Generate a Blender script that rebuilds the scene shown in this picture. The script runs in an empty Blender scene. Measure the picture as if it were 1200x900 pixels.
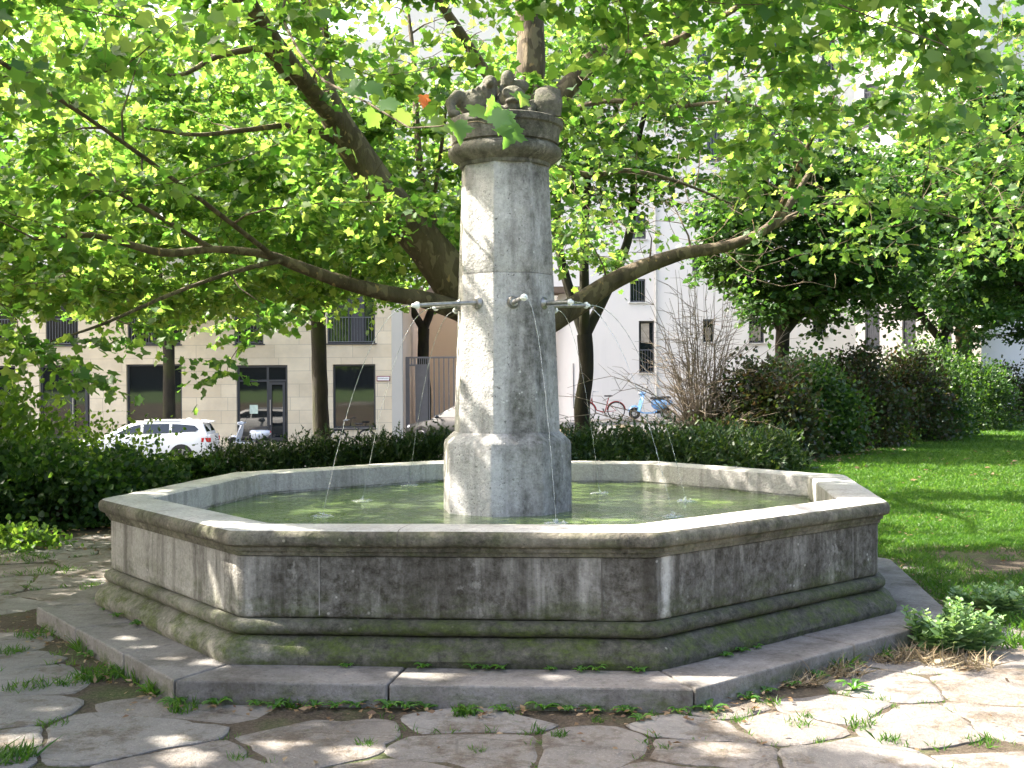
import bpy, math, random
import numpy as np
from mathutils import Vector, Matrix, noise as mnoise

random.seed(7)
rng = np.random.default_rng(7)
C = bpy.context.scene.collection
scene = bpy.context.scene
PI = math.pi
rad = math.radians

# ------------------------------------------------------------------ camera
F_PX, D, H = 1354.76, 8.8907, 1.65
PITCH, ROLL, YAW = -0.0034, -0.0064, 0.0049
_cy, _sy = math.cos(YAW), math.sin(YAW)
_r = Vector((_cy, -_sy, 0)); _fw = Vector((_sy, _cy, 0)); _up = Vector((0, 0, 1))
_F = _fw * math.cos(PITCH) + _up * math.sin(PITCH)
_U = _up * math.cos(PITCH) - _fw * math.sin(PITCH)
_R2 = _r * math.cos(ROLL) + _U * math.sin(ROLL)
_U2 = _U * math.cos(ROLL) - _r * math.sin(ROLL)
EYE = Vector((0, -D, H))
cam_d = bpy.data.cameras.new('camera'); cam = bpy.data.objects.new('camera', cam_d); C.objects.link(cam)
cam_d.sensor_width = 36; cam_d.lens = 36 * F_PX / 1200
cam_d.clip_start = 0.1; cam_d.clip_end = 2000
M = Matrix.Identity(4)
for i in range(3):
    M[i][0] = _R2[i]; M[i][1] = _U2[i]; M[i][2] = -_F[i]; M[i][3] = EYE[i]
cam.matrix_world = M
scene.camera = cam

def at(px, py, Y):
    """photo pixel (1200x900) -> world point at world depth Y"""
    d = _F * F_PX + _R2 * (px - 600) - _U2 * (py - 450)
    t = (Y + D) / d.y
    return EYE + d * t

def on_ground(px, py, z=0.0):
    d = _F * F_PX + _R2 * (px - 600) - _U2 * (py - 450)
    t = (z - H) / d.z
    return EYE + d * t

def proj(P):
    """N x 3 array -> photo pixels and depth"""
    d = P - np.array(EYE)
    f = d @ np.array(_F)
    f2 = np.where(f > 0.05, f, 0.05)
    return 600 + F_PX * (d @ np.array(_R2)) / f2, 450 - F_PX * (d @ np.array(_U2)) / f2, f

# ------------------------------------------------------------------ sun
AZ, EL = rad(-106), rad(47)            # azimuth measured from the direction to the camera
SUN = Vector((math.sin(AZ) * math.cos(EL), -math.cos(AZ) * math.cos(EL), math.sin(EL)))
w = bpy.data.worlds.new('World'); scene.world = w; w.use_nodes = True
nt = w.node_tree
sky = nt.nodes.new('ShaderNodeTexSky'); sky.sky_type = 'NISHITA'; sky.sun_disc = False
sky.sun_elevation = EL; sky.sun_rotation = math.atan2(SUN.x, SUN.y) % (2 * PI)
sky.air_density = 1.0; sky.dust_density = 8.0; sky.ozone_density = 0.4
bg = nt.nodes['Background']; bg.inputs[1].default_value = 0.15
nt.links.new(sky.outputs[0], bg.inputs[0])
ld = bpy.data.lights.new('sun', 'SUN'); ld.energy = 5.0; ld.angle = rad(0.55); ld.color = (1.0, 0.94, 0.84)
lo = bpy.data.objects.new('sun', ld); C.objects.link(lo)
lo.rotation_euler = (-SUN).to_track_quat('-Z', 'Y').to_euler(); lo.location = (-20, 8, 25)
scene.view_settings.view_transform = 'Standard'; scene.view_settings.look = 'None'
scene.view_settings.exposure = 2.4; scene.view_settings.gamma = 1.0
scene.view_settings.use_curve_mapping = False
scene.cycles.max_bounces = 10; scene.cycles.diffuse_bounces = 4
scene.cycles.transmission_bounces = 6; scene.cycles.transparent_max_bounces = 12
scene.cycles.use_denoising = True

# ------------------------------------------------------------------ tagging and linking
def tag(o, label, cat, group=None, kind=None):
    o['label'] = label; o['category'] = cat
    if group: o['group'] = group
    if kind: o['kind'] = kind
    return o

def thing(name, label, cat, loc=(0, 0, 0), group=None, rz=0.0):
    o = bpy.data.objects.new(name, None); C.objects.link(o)
    o.empty_display_size = 0.2
    o.location = loc; o.rotation_euler = (0, 0, rz)
    return tag(o, label, cat, group)

def link(name, me, m, parent=None):
    o = bpy.data.objects.new(name, me); C.objects.link(o)
    if m is not None: me.materials.append(m)
    if parent is not None: o.parent = parent
    return o

def children(o): return [c for c in bpy.data.objects if c.parent == o]

def copy_tree(o, parent=None):
    c = o.copy(); C.objects.link(c); c.parent = parent
    for ch in children(o): copy_tree(ch, c)
    return c

class MB:
    """collects geometry, links it as ONE mesh object"""
    def __init__(self): self.v = []; self.f = []
    def quad(self, a, b, c, d):
        n = len(self.v); self.v += [a, b, c, d]; self.f.append((n, n + 1, n + 2, n + 3)); return self
    def poly(self, pts):
        n = len(self.v); self.v += list(pts); self.f.append(tuple(range(n, n + len(pts)))); return self
    def box(self, x0, x1, y0, y1, z0, z1):
        n = len(self.v)
        self.v += [(x, y, z) for z in (z0, z1) for y in (y0, y1) for x in (x0, x1)]
        for q in ((0, 2, 3, 1), (4, 5, 7, 6), (0, 1, 5, 4), (2, 6, 7, 3), (0, 4, 6, 2), (1, 3, 7, 5)):
            self.f.append(tuple(n + i for i in q))
        return self
    def tube(self, pts, radii, seg=8, cap=True, wob=0.0):
        pts = [Vector(p) for p in pts]
        if not hasattr(radii, '__len__'): radii = [radii] * len(pts)
        n0 = len(self.v); up = None
        for i, p in enumerate(pts):
            t = (pts[min(i + 1, len(pts) - 1)] - pts[max(i - 1, 0)])
            if t.length < 1e-9: t = Vector((0, 0, 1))
            t.normalize()
            if up is None:
                up = Vector((0, 0, 1)) if abs(t.z) < 0.9 else Vector((1, 0, 0))
            a = up - t * up.dot(t)
            if a.length < 1e-6: a = t.orthogonal()
            a.normalize(); b = t.cross(a); up = a
            for k in range(seg):
                an = 2 * PI * k / seg
                rr = radii[i]
                if wob:
                    q = p * 2.1
                    rr *= 1 + wob * mnoise.noise(Vector((q.x + 3 * math.cos(an), q.y + 3 * math.sin(an), q.z)))
                self.v.append(tuple(p + (a * math.cos(an) + b * math.sin(an)) * rr))
        for i in range(len(pts) - 1):
            for k in range(seg):
                k2 = (k + 1) % seg
                self.f.append((n0 + i * seg + k, n0 + i * seg + k2, n0 + (i + 1) * seg + k2, n0 + (i + 1) * seg + k))
        if cap:
            self.f.append(tuple(n0 + k for k in reversed(range(seg))))
            self.f.append(tuple(n0 + (len(pts) - 1) * seg + k for k in range(seg)))
        return self
    def loft(self, rings, closed=True, caps=True):
        n0 = len(self.v); m = len(rings[0])
        for r in rings: self.v += [tuple(p) for p in r]
        for i in range(len(rings) - 1):
            for k in range(m if closed else m - 1):
                k2 = (k + 1) % m
                self.f.append((n0 + i * m + k, n0 + i * m + k2, n0 + (i + 1) * m + k2, n0 + (i + 1) * m + k))
        if caps:
            self.f.append(tuple(n0 + k for k in reversed(range(m))))
            self.f.append(tuple(n0 + (len(rings) - 1) * m + k for k in range(m)))
        return self
    def ball(self, c, r, seg=12, rings=8, rot=None):
        if not hasattr(r, '__len__'): r = (r, r, r)
        n0 = len(self.v); c = Vector(c)
        for i in range(rings + 1):
            th = PI * i / rings
            for k in range(seg):
                ph = 2 * PI * k / seg
                p = Vector((r[0] * math.sin(th) * math.cos(ph), r[1] * math.sin(th) * math.sin(ph), r[2] * math.cos(th)))
                if rot: p = rot @ p
                self.v.append(tuple(c + p))
        for i in range(rings):
            for k in range(seg):
                k2 = (k + 1) % seg
                self.f.append((n0 + i * seg + k, n0 + (i + 1) * seg + k, n0 + (i + 1) * seg + k2, n0 + i * seg + k2))
        return self
    def ring(self, c, R, r, seg=28, s2=8, axis='Y'):
        n0 = len(self.v)
        for i in range(seg):
            a = 2 * PI * i / seg
            for k in range(s2):
                b = 2 * PI * k / s2
                q = R + r * math.cos(b); h = r * math.sin(b)
                if axis == 'Y': p = (c[0] + q * math.cos(a), c[1] + h, c[2] + q * math.sin(a))
                elif axis == 'X': p = (c[0] + h, c[1] + q * math.cos(a), c[2] + q * math.sin(a))
                else: p = (c[0] + q * math.cos(a), c[1] + q * math.sin(a), c[2] + h)
                self.v.append(p)
        for i in range(seg):
            i2 = (i + 1) % seg
            for k in range(s2):
                k2 = (k + 1) % s2
                self.f.append((n0 + i * s2 + k, n0 + i2 * s2 + k, n0 + i2 * s2 + k2, n0 + i * s2 + k2))
        return self
    def build(self, name, m, parent=None, smooth=False, local=False, bevel=0.0, bseg=2):
        off = Vector((0, 0, 0))
        if parent is not None and not local:
            p = parent
            while p is not None: off += p.location; p = p.parent
        me = bpy.data.meshes.new(name)
        me.from_pydata([(v[0] - off.x, v[1] - off.y, v[2] - off.z) for v in self.v], [], self.f)
        me.validate(verbose=False)
        import bmesh
        bm = bmesh.new(); bm.from_mesh(me)
        bmesh.ops.remove_doubles(bm, verts=bm.verts, dist=1e-5)
        bmesh.ops.recalc_face_normals(bm, faces=bm.faces)
        if bevel > 0:
            eds = [e for e in bm.edges if len(e.link_faces) == 2 and e.calc_face_angle(0) > 0.5]
            bmesh.ops.bevel(bm, geom=eds, offset=bevel, segments=bseg, profile=0.5, affect='EDGES', clamp_overlap=True)
        bm.to_mesh(me); bm.free()
        if smooth:
            me.polygons.foreach_set('use_smooth', [True] * len(me.polygons))
            try: me.set_sharp_from_angle(angle=rad(42))
            except Exception: pass
        return link(name, me, m, parent)

def np_mesh(name, V, sizes_loops, loops, m, parent=None):
    """fast mesh: V (n,3), face sizes, flat vertex indices"""
    if parent is not None:
        off = Vector((0, 0, 0)); p = parent
        while p is not None: off += p.location; p = p.parent
        V = V - np.array(off)
    me = bpy.data.meshes.new(name)
    me.vertices.add(len(V)); me.vertices.foreach_set('co', V.astype(np.float32).ravel())
    me.loops.add(len(loops)); me.loops.foreach_set('vertex_index', loops.astype(np.int32))
    me.polygons.add(len(sizes_loops))
    st = np.concatenate([[0], np.cumsum(sizes_loops)[:-1]]).astype(np.int32)
    me.polygons.foreach_set('loop_start', st)
    me.update(calc_edges=True)
    return link(name, me, m, parent)

# ------------------------------------------------------------------ materials
class NT:
    def __init__(self, name):
        self.m = bpy.data.materials.new(name); self.m.use_nodes = True
        self.t = self.m.node_tree; self.b = self.t.nodes['Principled BSDF']; self.out = self.t.nodes['Material Output']
        self.co = self.n('ShaderNodeTexCoord').outputs['Object']
    def n(self, typ, **kw):
        x = self.t.nodes.new(typ)
        for k, v in kw.items(): setattr(x, k, v)
        return x
    def l(self, a, b): self.t.links.new(a, b)
    def mapping(self, scale=(1, 1, 1), loc=(0, 0, 0), co=None):
        x = self.n('ShaderNodeMapping'); x.inputs['Scale'].default_value = scale; x.inputs['Location'].default_value = loc
        self.l(co or self.co, x.inputs['Vector']); return x.outputs[0]
    def noise(self, scale, detail=4, rough=0.55, co=None, dist=0.0):
        x = self.n('ShaderNodeTexNoise'); x.inputs['Scale'].default_value = scale; x.inputs['Detail'].default_value = detail
        x.inputs['Roughness'].default_value = rough; x.inputs['Distortion'].default_value = dist
        self.l(co or self.co, x.inputs['Vector']); return x.outputs['Fac']
    def vor(self, scale, co=None, feat='F1'):
        x = self.n('ShaderNodeTexVoronoi', feature=feat); x.inputs['Scale'].default_value = scale
        self.l(co or self.co, x.inputs['Vector']); return x
    def ramp(self, fac, stops):
        x = self.n('ShaderNodeValToRGB'); e = x.color_ramp.elements
        while len(e) < len(stops): e.new(0.5)
        for i, (p, c) in enumerate(stops):
            e[i].position = p; e[i].color = (*c, 1) if hasattr(c, '__len__') else (c, c, c, 1)
        self.l(fac, x.inputs[0]); return x.outputs[0]
    def mix(self, fac, a, b, mode='MIX'):
        x = self.n('ShaderNodeMix', data_type='RGBA', blend_type=mode)
        for s, v in ((0, fac), (6, a), (7, b)):
            if hasattr(v, 'is_output') or isinstance(v, bpy.types.NodeSocket): self.l(v, x.inputs[s])
            elif s == 0: x.inputs[0].default_value = v
            else: x.inputs[s].default_value = (*v, 1)
        return x.outputs[2]
    def math(self, op, a, b=0.0, clamp=False):
        x = self.n('ShaderNodeMath', operation=op, use_clamp=clamp)
        for s, v in ((0, a), (1, b)):
            if isinstance(v, bpy.types.NodeSocket): self.l(v, x.inputs[s])
            else: x.inputs[s].default_value = v
        return x.outputs[0]
    def axis(self, i, co=None):
        x = self.n('ShaderNodeSeparateXYZ'); self.l(co or self.co, x.inputs[0]); return x.outputs[i]
    def color(self, c):
        if isinstance(c, bpy.types.NodeSocket): self.l(c, self.b.inputs['Base Color'])
        else: self.b.inputs['Base Color'].default_value = (*c, 1)
        return self
    def set(self, rough=0.8, metal=0.0, spec=0.5):
        self.b.inputs['Roughness'].default_value = rough; self.b.inputs['Metallic'].default_value = metal
        self.b.inputs['Specular IOR Level'].default_value = spec; return self
    def bump(self, h, strength=0.4, dist=0.02):
        x = self.n('ShaderNodeBump'); x.inputs['Strength'].default_value = strength; x.inputs['Distance'].default_value = dist
        self.l(h, x.inputs['Height']); self.l(x.outputs[0], self.b.inputs['Normal']); return self

def plain(name, c, rough=0.6, metal=0.0, var=0.12, scale=8.0, spec=0.5):
    k = NT(name)
    a = tuple(x * (1 - var) for x in c); b = tuple(min(1, x * (1 + var)) for x in c)
    k.color(k.ramp(k.noise(scale), [(0.3, a), (0.7, b)])).set(rough, metal, spec)
    return k.m

def leaf_mat(name, cols, trans, tw=0.5, rough=0.45, spec=0.4):
    """thin leaf: diffuse + gloss on top, light passing through; each leaf its own tint"""
    k = NT(name)
    g = k.n('ShaderNodeNewGeometry').outputs['Random Per Island']
    big = k.noise(0.9, 2)
    f = k.math('ADD', k.math('MULTIPLY', g, 0.75), k.math('MULTIPLY', k.math('SUBTRACT', big, 0.5), 0.6), True)
    n = len(cols)
    col = k.ramp(f, [((i + 0.3) / n, c) for i, c in enumerate(cols)])
    tcol = k.ramp(f, [((i + 0.3) / n, c) for i, c in enumerate(trans)])
    k.color(col).set(rough, 0, spec)
    tr = k.n('ShaderNodeBsdfTranslucent'); k.l(tcol, tr.inputs[0])
    mx = k.n('ShaderNodeMixShader'); mx.inputs[0].default_value = tw
    k.l(k.b.outputs[0], mx.inputs[1]); k.l(tr.outputs[0], mx.inputs[2]); k.l(mx.outputs[0], k.out.inputs[0])
    return k.m

def bark_mat(name, c0, c1, patch=None, scale=3.0, moss=None):
    k = NT(name)
    n1 = k.noise(scale, 5, 0.6, k.mapping((1, 1, 0.35)))
    col = k.ramp(n1, [(0.32, c0), (0.68, c1)])
    if patch:
        p = k.ramp(k.noise(scale * 1.3, 2, 0.4, k.mapping((1, 1, 0.6), (3, 5, 1)), 0.6), [(0.56, 0.0), (0.60, 1.0)])
        col = k.mix(p, col, patch[0])
        p2 = k.ramp(k.noise(scale * 1.8, 2, 0.4, k.mapping((1, 1, 0.6), (13, 1, 7)), 0.4), [(0.70, 0.0), (0.73, 0.8)])
        col = k.mix(p2, col, patch[1])
    if moss:
        p = k.ramp(k.noise(1.6, 4, 0.6, k.mapping((1, 1, 0.5), (7, 2, 1))), [(0.45, 0.0), (0.62, 1.0)])
        col = k.mix(k.math('MULTIPLY', p, 0.8), col, moss)
    k.color(col).set(0.85, 0, 0.25)
    k.bump(k.noise(scale * 6, 5, 0.65, k.mapping((1, 1, 0.25))), 0.7, 0.03)
    return k.m

def stone_mat(name, light, mid, dark, stain=0.5, streak=0.4, pits=0.5, moss=0.0, moss_z=None, side=None, lime=None, runs=0.0):
    """weathered limestone: cloudy tone, black crust patches, vertical run marks, pits, moss"""
    k = NT(name)
    n1 = k.noise(2.2, 6, 0.62)
    col = k.ramp(n1, [(0.28, mid), (0.70, light)])
    fine = k.noise(38, 5, 0.7)
    col = k.mix(k.ramp(fine, [(0.42, 0.0), (0.72, 0.55)]), col, tuple(x * 1.35 for x in light))
    col = k.mix(k.ramp(k.noise(70, 5, 0.8, k.mapping((1, 1, 1), (3, 9, 1))), [(0.30, 0.55), (0.46, 0.0)]), col, dark)
    # black crust
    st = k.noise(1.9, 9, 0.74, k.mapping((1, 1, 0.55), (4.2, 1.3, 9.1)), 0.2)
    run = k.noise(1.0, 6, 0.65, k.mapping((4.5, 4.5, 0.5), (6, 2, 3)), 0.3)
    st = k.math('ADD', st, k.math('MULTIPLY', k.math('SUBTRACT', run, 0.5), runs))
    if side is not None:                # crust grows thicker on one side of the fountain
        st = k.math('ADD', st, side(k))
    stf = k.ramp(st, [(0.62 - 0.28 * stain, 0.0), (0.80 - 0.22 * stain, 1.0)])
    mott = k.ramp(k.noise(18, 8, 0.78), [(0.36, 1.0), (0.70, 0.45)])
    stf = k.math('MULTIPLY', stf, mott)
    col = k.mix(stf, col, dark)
    # run marks
    s = k.noise(1.0, 5, 0.6, k.mapping((7, 7, 0.35), (2, 8, 0)))
    col = k.mix(k.math('MULTIPLY', k.ramp(s, [(0.50, 0.0), (0.64, 1.0)]), streak), col, dark)
    s2 = k.math('MULTIPLY', k.noise(1.0, 5, 0.6, k.mapping((5, 5, 0.5), (12, 3, 4)), 0.5), k.math('ADD', k.noise(14, 5, 0.7), 0.5))
    col = k.mix(k.math('MULTIPLY', k.ramp(s2, [(0.64, 0.0), (0.70, 1.0)]), streak * 0.5), col, tuple(min(1, x * 1.25) for x in light))
    # pits and lichen dots
    p = k.math('ADD', k.math('MULTIPLY', k.noise(55, 3, 0.6), 0.5), k.math('MULTIPLY', k.noise(24, 4, 0.7), 0.5))
    col = k.mix(k.math('MULTIPLY', k.ramp(p, [(0.58, 0.0), (0.64, 1.0)]), pits), col, tuple(x * 0.35 for x in mid))
    if lime:                             # a single lime run, where water has spilled over the coping
        lx = k.math('ABSOLUTE', k.math('SUBTRACT', k.math('ADD', k.axis(0), k.math('SUBTRACT', k.math('MULTIPLY', k.noise(7, 6, 0.7), 0.09), 0.045)), lime))
        col = k.mix(k.math('MULTIPLY', k.ramp(lx, [(0.008, 1.0), (0.032, 0.0)]), k.ramp(k.noise(13, 7, 0.8), [(0.36, 0.1), (0.5, 0.95)])), col, (0.50, 0.48, 0.43))
    li = k.vor(16, k.mapping((1, 1, 1), (1.7, 0.3, 2.2)))
    lif = k.math('MULTIPLY', k.ramp(li.outputs['Distance'], [(0.10, 1.0), (0.16, 0.0)]), k.ramp(k.noise(4.5, 2), [(0.55, 0.0), (0.62, 0.5)]))
    col = k.mix(lif, col, tuple(min(1, x * 1.5) for x in light))
    if moss > 0:
        mz = k.ramp(k.noise(5.0, 7, 0.74, k.mapping((1, 1, 2.2), (0, 3, 5))), [(0.44, 0.0), (0.62, 1.0)])
        f = k.math('MULTIPLY', mz, moss)
        if moss_z:
            zz = k.axis(2)
            mp = k.n('ShaderNodeMapRange'); k.l(zz, mp.inputs[0])
            mp.inputs[1].default_value, mp.inputs[2].default_value = moss_z
            mp.inputs[3].default_value, mp.inputs[4].default_value = 1.0, 0.0
            f = k.math('MULTIPLY', f, mp.outputs[0])
        col = k.mix(f, col, k.ramp(fine, [(0.3, (0.024, 0.034, 0.007)), (0.7, (0.085, 0.115, 0.018))]))
    k.color(col).set(0.85, 0, 0.3)
    h = k.math('ADD', k.math('MULTIPLY', k.noise(45, 6, 0.7), 0.6), k.math('MULTIPLY', p, -0.5))
    h = k.math('ADD', h, k.math('MULTIPLY', k.noise(9, 4, 0.6), 0.8))
    k.bump(h, 0.8, 0.016)
    return k.m

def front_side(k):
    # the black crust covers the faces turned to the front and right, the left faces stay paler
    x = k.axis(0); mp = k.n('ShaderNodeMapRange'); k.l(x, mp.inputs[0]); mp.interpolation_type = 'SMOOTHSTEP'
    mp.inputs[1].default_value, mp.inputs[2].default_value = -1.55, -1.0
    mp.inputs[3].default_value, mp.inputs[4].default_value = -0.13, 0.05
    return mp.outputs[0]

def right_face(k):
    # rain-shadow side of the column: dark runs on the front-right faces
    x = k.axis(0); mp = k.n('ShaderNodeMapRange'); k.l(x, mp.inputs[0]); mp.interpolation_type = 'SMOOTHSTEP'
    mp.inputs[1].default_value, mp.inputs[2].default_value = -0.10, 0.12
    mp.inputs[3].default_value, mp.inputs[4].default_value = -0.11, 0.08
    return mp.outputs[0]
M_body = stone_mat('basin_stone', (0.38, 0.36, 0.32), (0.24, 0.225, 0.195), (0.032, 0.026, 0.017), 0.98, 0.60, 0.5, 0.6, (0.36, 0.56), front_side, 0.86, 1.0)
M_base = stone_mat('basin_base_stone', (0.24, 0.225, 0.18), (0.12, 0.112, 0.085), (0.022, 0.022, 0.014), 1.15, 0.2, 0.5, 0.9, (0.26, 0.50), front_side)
M_rim = stone_mat('coping_stone', (0.48, 0.455, 0.425), (0.32, 0.30, 0.275), (0.06, 0.052, 0.042), 0.25, 0.1, 0.5, 0.15)
M_rimedge = stone_mat('coping_edge_stone', (0.30, 0.27, 0.21), (0.17, 0.15, 0.11), (0.030, 0.027, 0.020), 1.05, 0.3, 0.6, 0.35)
M_inner = stone_mat('basin_inner_stone', (0.42, 0.40, 0.38), (0.28, 0.265, 0.25), (0.10, 0.095, 0.085), 0.3, 0.45, 0.4, 0.9, (0.655, 0.70))
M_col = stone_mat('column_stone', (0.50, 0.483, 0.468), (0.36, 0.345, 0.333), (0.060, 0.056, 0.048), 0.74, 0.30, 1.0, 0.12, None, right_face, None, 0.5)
M_cap = stone_mat('capital_stone', (0.30, 0.28, 0.235), (0.14, 0.128, 0.10), (0.024, 0.022, 0.017), 0.95, 0.6, 0.5, 0.2)
M_fig = stone_mat('figure_stone', (0.19, 0.17, 0.14), (0.095, 0.085, 0.066), (0.03, 0.028, 0.022), 0.65, 0.4, 0.6, 0.3)
M_step = stone_mat('step_stone', (0.215, 0.200, 0.185), (0.148, 0.137, 0.127), (0.055, 0.045, 0.034), 0.62, 0.0, 0.6, 0.85, (0.02, 0.125))

def water_mat():
    k = NT('fountain_water')
    n = k.noise(1.1, 4, 0.6, None, 0.5)
    col = k.ramp(n, [(0.30, (0.07, 0.092, 0.055)), (0.50, (0.095, 0.135, 0.052)), (0.72, (0.14, 0.21, 0.045))])
    k.color(col).set(0.04, 0, 0.6)
    k.b.inputs['IOR'].default_value = 1.33
    h = k.math('ADD', k.noise(9, 3, 0.5, k.mapping((1, 2.2, 1)), 0.6), k.math('MULTIPLY', k.noise(26, 2, 0.5, k.mapping((1, 1.6, 1))), 0.35))
    k.bump(h, 0.35, 0.03)
    return k.m
M_water = water_mat()

def jet_mat():
    k = NT('falling_water')
    k.color((0.90, 0.93, 0.95)).set(0.05, 0, 0.5)
    k.b.inputs['Transmission Weight'].default_value = 0.8; k.b.inputs['IOR'].default_value = 1.2
    return k.m
M_jet = jet_mat()
M_pipe = plain('weathered_pipe_metal', (0.30, 0.29, 0.28), 0.42, 0.85, 0.35, 30)
M_nozzle = plain('limescale_nozzle', (0.78, 0.78, 0.75), 0.6, 0, 0.08, 40)

def ground_mat():
    k = NT('park_soil')
    n = k.noise(0.9, 6, 0.65)
    col = k.ramp(n, [(0.30, (0.038, 0.029, 0.021)), (0.55, (0.078, 0.060, 0.043)), (0.75, (0.115, 0.095, 0.066))])
    col = k.mix(k.ramp(k.noise(1.6, 5, 0.6, k.mapping((1, 1, 1), (8, 1, 0))), [(0.52, 0.0), (0.66, 0.75)]), col, (0.055, 0.085, 0.020))
    yy = k.axis(1); mr = k.n('ShaderNodeMapRange'); k.l(yy, mr.inputs[0]); mr.inputs[1].default_value, mr.inputs[2].default_value = -12.0, -9.0; mr.inputs[3].default_value, mr.inputs[4].default_value = 1.0, 0.0
    col = k.mix(mr.outputs[0], col, (0.05, 0.10, 0.02))          # turf behind the viewer's paving
    g = k.noise(60, 5, 0.8)
    col = k.mix(k.ramp(g, [(0.45, 0.0), (0.75, 0.5)]), col, (0.24, 0.20, 0.15))
    col = k.mix(k.ramp(g, [(0.28, 0.7), (0.45, 0.0)]), col, (0.025, 0.02, 0.014))
    k.color(col).set(0.95, 0, 0.15)
    k.bump(k.math('ADD', k.noise(28, 6, 0.75), k.math('MULTIPLY', k.noise(5, 3), 1.0)), 0.9, 0.03)
    return k.m
M_ground = ground_mat()

def flag_mat():
    k = NT('flagstone')
    g = k.n('ShaderNodeNewGeometry').outputs['Random Per Island']
    n = k.noise(2.6, 6, 0.62)
    a = k.ramp(n, [(0.28, (0.125, 0.112, 0.102)), (0.55, (0.175, 0.152, 0.132)), (0.78, (0.24, 0.215, 0.19))])
    b = k.ramp(n, [(0.28, (0.14, 0.133, 0.125)), (0.55, (0.21, 0.20, 0.188)), (0.78, (0.29, 0.275, 0.255))])
    col = k.mix(g, a, b)
    col = k.mix(k.ramp(k.noise(70, 4, 0.75), [(0.55, 0.0), (0.75, 0.55)]), col, (0.42, 0.39, 0.35))
    col = k.mix(k.ramp(k.noise(6, 6, 0.7, k.mapping((1, 1, 1), (4, 4, 2))), [(0.55, 0.0), (0.72, 0.6)]), col, (0.09, 0.075, 0.06))
    col = k.mix(k.ramp(k.noise(3.2, 9, 0.78, k.mapping((1, 1, 1), (14, 2, 2))), [(0.50, 0.0), (0.60, 0.8)]), col, k.ramp(k.noise(50, 5, 0.8), [(0.35, (0.05, 0.038, 0.028)), (0.7, (0.15, 0.115, 0.08))]))
    col = k.mix(k.ramp(k.noise(8, 7, 0.7, k.mapping((1, 1, 1), (1, 7, 2))), [(0.62, 0.0), (0.70, 0.6)]), col, (0.05, 0.075, 0.02))
    cr = k.vor(1.1, k.mapping((1, 1.7, 1), (3, 3, 0)), 'DISTANCE_TO_EDGE'); col = k.mix(k.ramp(cr.outputs['Distance'], [(0.003, 0.35), (0.010, 0.0)]), col, (0.06, 0.05, 0.04))
    k.color(col).set(0.85, 0, 0.25)
    k.bump(k.math('ADD', k.noise(14, 6, 0.7), k.math('MULTIPLY', k.noise(60, 4, 0.7), 0.4)), 0.8, 0.03)
    return k.m
M_flag = flag_mat()
def lawn_mat():
    k = NT('lawn_turf')
    col = k.ramp(k.noise(1.2, 6, 0.7), [(0.3, (0.035, 0.075, 0.012)), (0.7, (0.06, 0.12, 0.02))])
    col = k.mix(k.ramp(k.noise(30, 4, 0.8), [(0.4, 0.0), (0.75, 0.6)]), col, (0.09, 0.15, 0.03))
    col = k.mix(k.ramp(k.noise(0.7, 5, 0.6), [(0.55, 0.0), (0.7, 0.7)]), col, (0.14, 0.14, 0.05))
    k.color(col).set(0.9, 0, 0.2); k.bump(k.noise(40, 4, 0.8), 0.9, 0.03)
    return k.m
M_lawn = lawn_mat()
M_asphalt = plain('asphalt', (0.06, 0.06, 0.062), 0.9, 0, 0.25, 30)
M_pave = plain('sidewalk_slabs', (0.28, 0.27, 0.25), 0.85, 0, 0.15, 6)
M_kerb = plain('kerb_granite', (0.33, 0.32, 0.30), 0.8, 0, 0.15, 20)

def limestone_wall():
    k = NT('limestone_cladding')
    sx = k.n('ShaderNodeSeparateXYZ'); k.l(k.co, sx.inputs[0])
    cb = k.n('ShaderNodeCombineXYZ'); k.l(sx.outputs[0], cb.inputs[0]); k.l(sx.outputs[2], cb.inputs[1])
    br = k.n('ShaderNodeTexBrick'); k.l(cb.outputs[0], br.inputs['Vector'])
    br.inputs['Color1'].default_value = (0.74, 0.65, 0.485, 1); br.inputs['Color2'].default_value = (0.64, 0.545, 0.39, 1)
    br.inputs['Mortar'].default_value = (0.27, 0.24, 0.19, 1); br.inputs['Scale'].default_value = 1.0
    br.inputs['Mortar Size'].default_value = 0.007; br.inputs['Mortar Smooth'].default_value = 0.3
    br.inputs['Brick Width'].default_value = 1.55; br.inputs['Row Height'].default_value = 0.52; br.offset = 0.37; br.squash = 0.8; br.squash_frequency = 3
    col = k.mix(k.ramp(k.noise(0.7, 6, 0.65), [(0.42, 0.0), (0.72, 0.6)]), br.outputs['Color'], (0.40, 0.33, 0.23))
    col = k.mix(k.ramp(k.noise(9, 5, 0.7, k.mapping((0.3, 1, 1.5))), [(0.4, 0.0), (0.7, 0.3)]), col, (0.56, 0.52, 0.45))
    k.color(col).set(0.8, 0, 0.3)
    k.bump(br.outputs['Fac'], -0.25, 0.01)
    return k.m
M_lime = limestone_wall()
def render_wall(name, c, var=0.06):
    k = NT(name)
    col = k.ramp(k.noise(0.5, 5, 0.6), [(0.3, tuple(x * (1 - var) for x in c)), (0.7, c)])
    col = k.mix(k.ramp(k.noise(1.0, 4, 0.6, k.mapping((3, 3, 0.2))), [(0.55, 0.0), (0.75, 0.18)]), col, tuple(x * 0.7 for x in c))
    k.color(col).set(0.9, 0, 0.2); k.bump(k.noise(90, 3), 0.15, 0.005)
    return k.m
M_white = render_wall('white_render', (0.76, 0.725, 0.69))
M_peach = render_wall('peach_render', (0.74, 0.60, 0.46))
M_conc = render_wall('pale_concrete', (0.52, 0.50, 0.45), 0.1)
M_soffit = plain('brown_soffit', (0.14, 0.10, 0.07), 0.8)
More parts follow.
